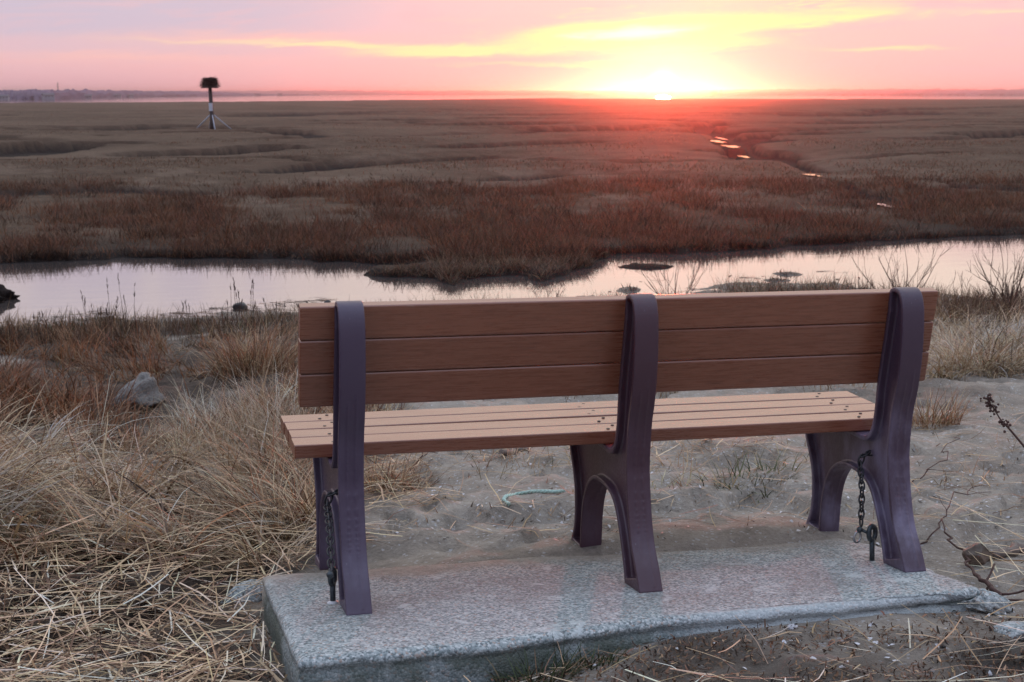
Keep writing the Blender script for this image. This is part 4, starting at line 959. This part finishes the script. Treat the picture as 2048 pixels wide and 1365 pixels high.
    stem('twig', [(815,985),(830,960),(846,930),(838,918)], [.004,.0035,.003,.002], 'crooked dark twig in straw right of the left leg', 'twig', lift=[0,.02,.06,.08], forks=[(6, (.08,.02,.05)), (3, (-.03,.05,.08)), (8, (.06,.0,-.03))])
    P = [MB @ bzp(a, b) for a, b in [(1338,1083),(1360,1081),(1383,1079)]]
    bm = bmesh.new(); o0 = Vector(tuple(P[0])); tube(bm, [Vector(tuple(p))-o0+Vector((0,0,.006)) for p in P], [.004,.010,.006], 7)
    o = bm_obj('driftwood', bm, M['darkstone']); o.location = o0; tag(o, 'short black stick lying on the far edge of the slab', 'driftwood')
    # rope
    P = [gp(a, b) for a, b in [(1018,1013),(1006,1004),(1012,996),(1030,990),(1060,988),(1085,987),(1110,988),(1132,986)]]
    o0 = Vector(tuple(P[0])); V = [Vector(tuple(p))-o0+Vector((0,0,.007)) for p in P]; C = []
    for i in range(len(V)-1):
        for k in range(10): C.append(V[i].lerp(V[i+1], k/10))
    C.append(V[-1])
    for _ in range(6): C = [C[0]]+[(C[i-1]+C[i]*2+C[i+1])/4 for i in range(1, len(C)-1)]+[C[-1]]
    bm = bmesh.new()
    for s in range(3):
        pts = []
        for i, c in enumerate(C):
            t = (C[min(i+1, len(C)-1)]-C[max(i-1, 0)]).normalized(); a = t.cross(Vector((0,0,1))).normalized(); b = a.cross(t); ph = i*.75+s*2.094
            pts.append(c+a*math.cos(ph)*.0036+b*math.sin(ph)*.0036)
        tube(bm, pts, [.0038]*(len(pts)-6)+[.0034,.003,.0026,.002,.0016,.001], 6)
    o = bm_obj('rope', bm, M['rope']); o.location = o0; tag(o, 'frayed pale green rope end lying on the sand under the bench', 'rope')
build_plants()
def tuft(px, py, label, n, spread, L, wd, th, bend, cols, w=None, nseg=5, seed=0, squash=.6, name='grass_tuft', group='grass tufts on the sand'):
    p = gp(px, py); b_ = MBI @ p
    if -1 < b_[0] < .9 and -.39 < b_[1] < .45: b_ = np.array([b_[0], np.interp(b_[0], [-1, -.5, -.1, .25, .86], [-.355, -.345, -.268, -.272, -.225])-.055, -.06]); p = MB @ b_; p[2] = H(p[0], p[1])
    B = np.repeat(p[None], n, 0); sp = spread*np.sqrt(rng.uniform(0, 1, n)); a = rng.uniform(0, 6.28, n)
    B[:, 0] += sp*np.cos(a); B[:, 1] += sp*np.sin(a)*squash; B[:, 2] = H(B[:, 0], B[:, 1])-.01
    k = not_slab(B, .004); B = B[k]; a = a[k]; n = len(B)
    g = Grass(); V, Q, C = ribbons(B, a+rng.normal(0, .9, n), rng.uniform(*L, n), np.abs(rng.normal(*th, n)), rng.uniform(*bend, n), rng.uniform(*wd, n), nseg, palette(n, cols, w), clampH=B[:, 2])
    g.add(V-p, Q, C); o = g.build(name, M['dry']); o.location = p; tag(o, label, 'grass tuft', group)
def build_tufts():
    tuft(775, 975, 'matted straw coloured tuft right of the left bench leg', 420, .15, (.10,.30), (.002,.0045), (.7,.3), (.5,1.5), [TAN,STRAW,RUST], [4,3,2])
    tuft(1855, 850, 'short tan bristly tuft just right of the right bench leg', 420, .16, (.10,.24), (.002,.0045), (.5,.3), (.3,1.2), [TAN,RUST,STRAW], [4,2,2])
    tuft(1500, 965, 'sparse green tuft on bare sand behind the bench', 150, .20, (.04,.14), (.003,.006), (.8,.3), (.2,1.0), [GREEN,(.16,.17,.08),TAN], [4,3,2])
    tuft(1035, 1322, 'dark green tuft growing at the front edge of the slab', 240, .10, (.04,.12), (.0025,.005), (.5,.3), (.4,1.3), [(.05,.07,.03),GREEN,TAN,DARK], [4,3,2,2])
    tuft(1150, 1296, 'small low green sprig against the crumbling slab edge', 90, .06, (.03,.08), (.0025,.005), (.5,.3), (.4,1.3), [(.05,.07,.03),GREEN,TAN], [4,3,2])
    tuft(510, 745, 'big mounded rusty tussock left of the bench backrest', 900, .28, (.22,.50), (.003,.0055), (.35,.25), (.4,1.4), [TAN,RUST,STRAW,BROWN], [4,3,3,2], squash=.8)
    tuft(1960, 745, 'pale curly tussock on the right beyond the bench', 700, .26, (.2,.42), (.003,.005), (.5,.3), (.8,1.9), [STRAW,PALE,TAN], [4,3,3], squash=.8)
    tuft(560, 1085, 'thick arching straw tussock against the left front leg', 520, .15, (.22,.46), (.003,.0055), (.6,.3), (.8,1.6), [TAN,STRAW,RUST,BROWN], [4,4,2,1.5], squash=.8)
build_tufts()

# ------------------------------------------------------------------ osprey nest pole
def build_nest():
    p = gp(425, 259); D = float((p-CAM) @ fwd); s = D/F
    root = empty('nest_pole', p); tag(root, 'tall weathered pole carrying a big dark stick nest in the marsh', 'nest pole')
    def rel(px, py): return Vector(tuple(rgt*((px-425)*s)))+Vector((0, 0, (259-py)*s))
    bm = bmesh.new(); tube(bm, [rel(425,262), rel(424.6,230), rel(423.5,200), rel(422.6,174)], [.125,.12,.11,.10], 10); bm_obj('pole', bm, M['pole'], root)
    bm = bmesh.new(); c = rel(422.5, 173); box(bm, c, (.8,.8,.06)); box(bm, c+Vector((0,.3,-.06)), (.9,.09,.07)); box(bm, c+Vector((0,-.3,-.06)), (.9,.09,.07)); bm_obj('platform', bm, M['pole'], root)
    rr = random.Random(4); bm = bmesh.new(); base = rel(422.5, 172)
    g = bmesh.ops.create_icosphere(bm, subdivisions=4, radius=1)['verts']
    for v in g:
        k = 1+.18*(random.random()-.5); z = v.co.z; w_ = (.40-.09*(z+1)/2)*(1-.25*max(z, 0)**3)*(.8+.45*float(fbm(np.array([v.co.x*2.5+3]), np.array([v.co.y*2.5+z*2]), 5)[0]))/max(1-z*z, .12)**.38; v.co = Vector((v.co.x*w_*k, v.co.y*w_*k, .22+.23*z*k))+base
    for k in range(420):
        a = rr.uniform(0, 6.28); z = rr.uniform(-.03, .43); rad = (.50-.34*z)*math.sqrt(rr.uniform(.3, 1))
        q = base+Vector((math.cos(a)*rad, math.sin(a)*rad, z)); aa = a+rr.gauss(.9, .9); L = rr.uniform(.2, .5)
        d = Vector((math.cos(aa), math.sin(aa), rr.gauss(-.02, .3))).normalized(); tube(bm, [q-d*L*.5, q, q+d*L*.5], [.008,.014,.006], 4)
    for k in range(16):
        a = rr.uniform(0, 6.28); q = base+Vector((math.cos(a)*.46, math.sin(a)*.46, .05)); tube(bm, [q, q+Vector((math.cos(a)*.14, math.sin(a)*.14, -rr.uniform(.05, .28)))], [.012,.005], 4)
    bm_obj('nest', bm, M['nest'], root)
    bm = bmesh.new(); q = Matrix.Rotation(-YAW, 3, 'Z'); c = rel(424, 213.5)+Vector(tuple(-fwd*.15)); c.z = rel(424, 213.5).z
    box(bm, c, (7.4*s,.03,16*s), q); bm_obj('sign', bm, M['sign'], root)
    for (ax, ay), (bx_, by_), dep in [((424,226),(384,256),.4), ((425,226),(466,252),.4), ((425,226),(437,259),-.9), ((424,228),(410,250),1.0)]:
        bm = bmesh.new(); dv = Vector(tuple(fwd))*dep; dv.z = 0; e = rel(bx_, by_)+dv; e.z = -.12; tube(bm, [rel(ax, ay), e], .03, 6); bm_obj('brace', bm, M['brace'], root)
build_nest()

# ------------------------------------------------------------------ far shore
def at_az(px, D):                                # ground point at pixel column px and distance D
    d = ray(px, 188.); d = np.array([d[0], d[1]]); d /= np.linalg.norm(d); return CAM[:2]+d*D
def shore_D(px): return float(np.interp(px, [-800, 100, 640], [640, 720, 2300]))
def ridge(name, px0, px1, D0, D1, depth, topfn, mt, seed, n=700):
    pxs = np.linspace(px0, px1, n); V = []
    for i, px in enumerate(pxs):
        D = shore_D(px) if D0 is None else D0+(D1-D0)*(i/(n-1)); h = topfn(px, D)
        d = ray(px, 188.); d = np.array([d[0], d[1]]); d /= np.linalg.norm(d)
        for k, (dd, hh) in enumerate([(0, 0), (.02, .35), (.06, .62), (.16, .85), (.35, 1.0), (.7, .9), (1., -.2)]):
            j = (vn(px*.35+k*9, k*3.7, seed)-.5)*.28+(vn(px*.09, k*1.7, seed+5)-.5)*.2
            q = CAM[:2]+d*(D+depth*(dd+.03*(vn(px*.2, k*5., seed+2)-.5)))
            V.append((q[0], q[1], ZW-.3+(h-ZW+.3)*hh*(1+j*(0 < k < 6))))
    m = 7; i = np.arange(n-1)[:, None]*m+np.arange(m-1)[None]; Q = np.stack([i, i+m, i+m+1, i+1], -1).reshape(-1, 4)
    return tag(mesh_np(name, V, Q, None, [M[mt]], smooth=False), kind='structure')
def build_far():
    top = lambda y: (lambda px, D: CAM[2]+(188-np.interp(px, *zip(*y)))/F*D)
    ridge('hills', -1500, 3600, 4300, 4300, 900, top([(-1500,178),(0,181),(300,182.5),(600,181.5),(1000,181.5),(1300,180),(1500,178.5),(1750,177.5),(2100,178.5),(3600,179)]), 'hillwood', 301)
    ridge('wooded_shore', -800, 640, None, None, 260, top([(-800,176),(-100,182),(60,180.5),(150,180),(300,183),(420,183.5),(520,188.5),(640,190.3)]), 'hillwood', 311)
    ridge('dunes', 1400, 3600, 3000, 2700, 200, lambda px, D: CAM[2]+(188-(np.interp(px, [1400,1430,1500,1700,1850,2100,3600], [188.3,185.2,183.5,182.0,180.2,180.5,180.5])+2.2*(vn(px*.012, 0., 5)-.5)))/F*D, 'dune', 321, 500)
    def house(px, py, wpx, hpx, seed, label):
        rr = random.Random(seed); D = shore_D(px)-14; c = at_az(px, D); s = D/F
        w = wpx*s; h = hpx*s*.62; z0 = max(CAM[2]-(py-188)*s, ZW)
        root = empty('house', (c[0], c[1], z0), (0, 0, -YAW-(px-1024)/F+rr.uniform(-.3, .3))); tag(root, label, 'house', 'houses along the far left shore')
        bm = bmesh.new(); dp = w*.65; box(bm, (0,0,h/2-.5), (w,dp,h+1)); bm_obj('wall', bm, M['housewall'], root)
        bm = bmesh.new(); e = .35; rh = h*.62
        P = [(-w/2-e,-dp/2-e,h),(w/2+e,-dp/2-e,h),(w/2+e,dp/2+e,h),(-w/2-e,dp/2+e,h),(-w/2-e,0,h+rh),(w/2+e,0,h+rh)]; v = [bm.verts.new(p) for p in P]
        for f in ((0,1,5,4),(2,3,4,5),(0,4,3),(1,2,5),(3,2,1,0)): bm.faces.new([v[k] for k in f])
        bm_obj('roof', bm, M['houseroof'], root)
        for k in range(3):
            bm = bmesh.new(); box(bm, (w*(-.3+.3*k), -dp/2-.03, h*.55), (w*.10,.06,h*.32)); bm_obj('window', bm, M['pane'], root)
    house(8, 199, 17, 9, 1, 'pale low house at the far left end of the shore')
    house(96, 197, 20, 10, 2, 'largest pale house on the far shore below the thin mast')
    house(176, 199, 14, 7, 3, 'pale house on the far shore halfway between mast and nest pole')
    house(236, 199, 12, 7, 4, 'small pale shore house nearer the nest pole than the mast')
    house(262, 198, 8, 6, 5, 'smallest pale shore house closest on the left to the nest pole')
    house(515, 195.5, 11, 5, 6, 'pale shore house right of the nest pole')
    house(560, 195, 9, 4.5, 7, 'faint pale shore house furthest right of the nest pole')
    # thin mast behind the woods
    D = 960; c = at_az(116, D); s = D/F
    root = empty('radio_mast', (c[0], c[1], ZW)); tag(root, 'thin dark radio mast over the far left woods', 'mast')
    bm = bmesh.new(); top_z = CAM[2]+20*s-ZW
    for a in range(3):
        x, y = .45*math.cos(a*2.094), .45*math.sin(a*2.094); tube(bm, [(x, y, 0), (x*.7, y*.7, top_z)], .12, 5)
    for k in range(10):
        z = top_z*k/10; tube(bm, [(.42,0,z), (-.2,.36,z+.5), (-.2,-.36,z+1), (.4,0,z+1.4)], .06, 4)
    bm_obj('lattice', bm, M['pole'], root)
    # lighthouse on the spit
    D = 2950; c = at_az(1442, D); s = D/F
    root = empty('lighthouse', (c[0], c[1], ZW)); tag(root, 'tiny lighthouse tower on the tip of the far dune spit', 'lighthouse')
    H0 = CAM[2]+5.5*s-ZW
    bm = bmesh.new(); tube(bm, [(0,0,0), (0,0,H0)], [1.9,1.3], 14); bm_obj('tower', bm, M['lightbrick'], root)
    bm = bmesh.new(); tube(bm, [(0,0,H0), (0,0,H0+.4)], 2.1, 14); bm_obj('gallery', bm, M['houseroof'], root)
    bm = bmesh.new(); tube(bm, [(0,0,H0+.4), (0,0,H0+2.2)], 1.0, 12); bm_obj('lantern', bm, M['pane'], root)
    bm = bmesh.new(); tube(bm, [(0,0,H0+2.2), (0,0,H0+2.8), (0,0,H0+3.6)], [1.3,.8,.1], 12); bm_obj('roof', bm, M['houseroof'], root)
    root = empty('house', tuple(at_az(1428, D))+(ZW+1.5,), (0,0,.2)); tag(root, 'dark keeper house just left of the lighthouse', 'house')
    bm = bmesh.new(); box(bm, (0,0,1.8), (11,7,4.4)); bm_obj('wall', bm, M['lightbrick'], root)
    bm = bmesh.new(); v = [bm.verts.new(p) for p in [(-6,-4,4),(6,-4,4),(6,4,4),(-6,4,4),(-6,0,6.4),(6,0,6.4)]]
    for f in ((0,1,5,4),(2,3,4,5),(0,4,3),(1,2,5),(3,2,1,0)): bm.faces.new([v[k] for k in f])
    bm_obj('roof', bm, M['houseroof'], root)
build_far()

# ------------------------------------------------------------------ air
HAZE_D, HAZE_G = 3.0e-4, .945
def build_haze():
    m, t, out = mat('haze'); v = t.new('ShaderNodeVolumePrincipled')
    v.inputs['Color'].default_value = (.97,.93,.94,1); v.inputs['Density'].default_value = HAZE_D; v.inputs['Anisotropy'].default_value = HAZE_G
    t.l.new(v.outputs[0], out.inputs['Volume'])
    try: m.volume_intersection_method = 'FAST'
    except Exception: pass
    bm = bmesh.new(); lo = ZW-3.2; hi = 15.5; box(bm, (1500, 1700, (lo+hi)/2), (9000, 9400, hi-lo)); o = bm_obj('haze', bm, m); tag(o, 'thin warm evening haze over the whole marsh', 'haze', kind='stuff')
build_haze()

# ------------------------------------------------------------------ sky and sun
SUN_AZ, SUN_EL = YAW+math.atan((1322-1024)/F), R(.32)
def build_world():
    w = bpy.data.worlds.new('World'); sc.world = w; w.use_nodes = True; w.node_tree.nodes.clear(); t = NT(w.node_tree)
    g = t.new('ShaderNodeTexCoord').outputs['Generated']; s = t.new('ShaderNodeSeparateXYZ'); t.l.new(g, s.inputs[0]); x, y, z = s.outputs
    el = t.m('MULTIPLY', t.m('ARCSINE', z), 57.2958)
    az = t.m('MULTIPLY', t.m('ARCTAN2', x, y), 57.2958)
    u = t.m('SUBTRACT', az, math.degrees(SUN_AZ))                       # degrees right of the sun
    u = t.m('SUBTRACT', t.m('WRAP', u, 180., -180.), 0.)
    cv = t.new('ShaderNodeCombineXYZ'); t.put(cv.inputs[0], t.m('MULTIPLY', u, .16)); t.put(cv.inputs[1], t.m('MULTIPLY', el, .95)); t.put(cv.inputs[2], .3)
    # shear so the streaks climb gently to the right
    t.put(cv.inputs[1], t.m('MULTIPLY', t.m('SUBTRACT', el, t.m('MULTIPLY', u, .06)), 1.0))
    n1 = t.noise(cv.outputs[0], 1.1, 6, .58, .4); n2 = t.noise(t.mapping(cv.outputs[0], (1,1,1), (7,3,2)), 2.3, 7, .62, .5)
    wob = t.m('MULTIPLY', t.m('SUBTRACT', n1, .5), 1.3); wob2 = t.m('MULTIPLY', t.m('SUBTRACT', n2, .5), 1.9)
    us = t.m('ADD', u, t.m('MULTIPLY', wob, 2.)); vs = t.m('ADD', el, t.m('ADD', t.m('MULTIPLY', wob, .28), t.m('MULTIPLY', wob2, .34)))
    def blob(cu, cvv, hu, hv, a, sl=0., pw=1.):
        du = t.m('SUBTRACT', us, cu); dv = t.m('SUBTRACT', vs, t.m('ADD', t.m('MULTIPLY', du, sl), cvv))
        q = t.m('ADD', t.m('POWER', t.m('ABSOLUTE', t.m('DIVIDE', du, hu)), 2.), t.m('POWER', t.m('ABSOLUTE', t.m('DIVIDE', dv, hv)), 2.))
        return t.m('MULTIPLY', t.m('EXPONENT', t.m('MULTIPLY', q, -1.)), a)
    def smooth_blob(cu, cvv, hu, hv, a):
        q = t.m('ADD', t.m('POWER', t.m('ABSOLUTE', t.m('DIVIDE', t.m('SUBTRACT', u, cu), hu)), 2.), t.m('POWER', t.m('ABSOLUTE', t.m('DIVIDE', t.m('SUBTRACT', el, cvv), hv)), 2.))
        return t.m('MULTIPLY', t.m('EXPONENT', t.m('MULTIPLY', q, -1.)), a)
    def add(*a):
        r = a[0]
        for k in a[1:]: r = t.m('ADD', r, k)
        return r
    e01 = t.m('DIVIDE', t.m('MAXIMUM', el, 0.), 90.)
    base_w = t.ramp(e01, [(0, (.92,.54,.56)), (.02, (.96,.585,.60)), (.042, (.93,.63,.66)), (.07, (1.18,1.0,.87)), (.16, (1.55,1.28,1.06)), (.32, (1.35,1.25,1.2)), (.6, (1.14,1.24,1.45)), (1, (1.04,1.19,1.52))])
    base_e = t.ramp(e01, [(0, (.24,.23,.34)), (.06, (.28,.27,.40)), (.16, (.36,.37,.53)), (.35, (.58,.66,.90)), (.6, (.96,1.11,1.46)), (1, (1.04,1.19,1.52))])
    back = t.ms(t.m('ABSOLUTE', u), 35., 110.); c = t.mix(back, base_w, base_e)
    lav = t.m('MULTIPLY', t.ms(us, -4., -17.), t.ms(vs, .9, 2.3)); lav = t.m('MULTIPLY', lav, t.ms(el, 12., 6.))
    lav = t.m('MULTIPLY', lav, t.ms(t.m('ABSOLUTE', u), 75., 45.))
    c = t.mix(t.m('MULTIPLY', lav, .9), c, (.585,.545,.70))
    lowl = t.m('MULTIPLY', t.ms(u, -9., -22.), t.ms(el, 1.6, .2)); lowl = t.m('MULTIPLY', lowl, t.ms(t.m('ABSOLUTE', u), 80., 45.)); c = t.mix(t.m('MULTIPLY', lowl, .75), c, (.80,.50,.58))
    pink = blob(-15.5, 2.0, 6, .28, .75, .0); pink2 = blob(-20, 1.35, 4, .16, .6); c = t.mix(t.m('ADD', pink, pink2, clamp=True), c, (1.0,.60,.56))
    mv = t.m('MULTIPLY', t.ms(n1, .50, .66), t.m('MULTIPLY', t.ms(el, .5, 1.4), t.ms(el, 9., 5.))); c = t.mix(t.m('MULTIPLY', mv, .55), c, (.80,.555,.63))
    cl = add(blob(-17, 1.95, 5.5, .14, .34), blob(-5, 1.1, 5, .10, .4), blob(-1.5, 2.2, 3.7, .42, 1.6, .05), blob(-8.3, 1.55, 3.8, .22, .95, .02), blob(-12.5, 1.78, 4.5, .13, .6, .0), blob(4.5, 2.75, 5.0, .36, .75, .03), blob(8.0, 1.62, 2.7, .13, .6), blob(3., 3.4, 5., .3, .4, .05), blob(12.5, 2.9, 2.0, .12, .35), blob(2.5, 1.9, 2.6, .22, .45))
    glow = add(smooth_blob(0, .40, .7, .40, .8), smooth_blob(0, .8, 3.6, 1.4, .30))
    tex = t.m('MULTIPLY', t.ms(n2, .40, .62), t.m('MULTIPLY', t.ms(n1, .42, .6), smooth_blob(2., 2.8, 12, 1.2, .5)))
    tot = add(cl, glow, tex)
    c = t.mix(t.ms(tot, .12, .95), c, (1.02,.965,.50))
    c = t.mix(t.ms(tot, 1.05, 2.1), c, (1.25,1.2,1.1))
    hot = smooth_blob(0, .30, .32, .30, 6.0)
    c = t.mix(1., c, t.mix(t.m('MULTIPLY', hot, .5, clamp=True), (0,0,0), (3.,2.6,1.8)), 'ADD')
    # high thin cloud above the picture, soft and warm toward the sun
    n3 = t.noise(t.mapping(cv.outputs[0], (1,.22,1), (3,9,1)), 1.2, 5, .55); up_ = t.m('MULTIPLY', t.ms(el, 4., 8.), t.ms(el, 40., 15.))
    c = t.mix(t.m('MULTIPLY', t.m('MULTIPLY', t.ms(n3, .45, .65), up_), .6), c, (1.0,.86,.76))
    c = t.mix(t.ms(el, -.2, -2.5), c, (.20,.17,.17))
    nish = t.new('ShaderNodeTexSky', sky_type='NISHITA'); nish.sun_disc = False; nish.sun_elevation = SUN_EL; nish.sun_rotation = SUN_AZ
    b1 = t.new('ShaderNodeBackground'); t.l.new(nish.outputs[0], b1.inputs[0]); b1.inputs[1].default_value = NISH
    b2 = t.new('ShaderNodeBackground'); t.l.new(c, b2.inputs[0]); b2.inputs[1].default_value = SKYS
    a = t.new('ShaderNodeAddShader'); t.l.new(b1.outputs[0], a.inputs[0]); t.l.new(b2.outputs[0], a.inputs[1])
    o = t.new('ShaderNodeOutputWorld'); t.l.new(a.outputs[0], o.inputs['Surface'])
    try: w.cycles.sampling_method = 'MANUAL'; w.cycles.sample_map_resolution = 2048
    except Exception: pass
NISH, SKYS = .02, .95
build_world()
L = bpy.data.lights.new('sun', 'SUN'); L.energy = 1.5; L.angle = R(.5); L.color = (1., .085, .035)
so = link(bpy.data.objects.new('sun', L))
sd_ = Vector((math.sin(SUN_AZ)*math.cos(SUN_EL), math.cos(SUN_AZ)*math.cos(SUN_EL), math.sin(SUN_EL)))
so.rotation_euler = sd_.to_track_quat('Z', 'Y').to_euler(); so.location = (20, 60, 15)

# ------------------------------------------------------------------ camera and render
cd = bpy.data.cameras.new('camera'); cam = link(bpy.data.objects.new('camera', cd)); sc.camera = cam
cd.sensor_width = 36; cd.lens = 36*F/2048; cd.clip_start = .05; cd.clip_end = 30000
Mc = Matrix(((rgt[0], upv[0], -fwd[0], CAM[0]), (rgt[1], upv[1], -fwd[1], CAM[1]), (rgt[2], upv[2], -fwd[2], CAM[2]), (0,0,0,1)))
cam.matrix_world = Mc
cd.dof.use_dof = True; cd.dof.focus_distance = 4.1; cd.dof.aperture_fstop = 14
vs_ = sc.view_settings; vs_.view_transform = 'Standard'; vs_.look = 'None'; vs_.gamma = 1; vs_.exposure = 0.0; vs_.use_curve_mapping = False
sc.render.engine = 'CYCLES'
cy = sc.cycles
try: cy.use_denoising = True; cy.denoiser = 'OPENIMAGEDENOISE'
except Exception: pass
cy.max_bounces = 6; cy.diffuse_bounces = 3; cy.glossy_bounces = 3; cy.transmission_bounces = 3; cy.volume_bounces = 0; cy.transparent_max_bounces = 6
cy.sample_clamp_indirect = 6.0; cy.caustics_reflective = False; cy.caustics_refractive = False
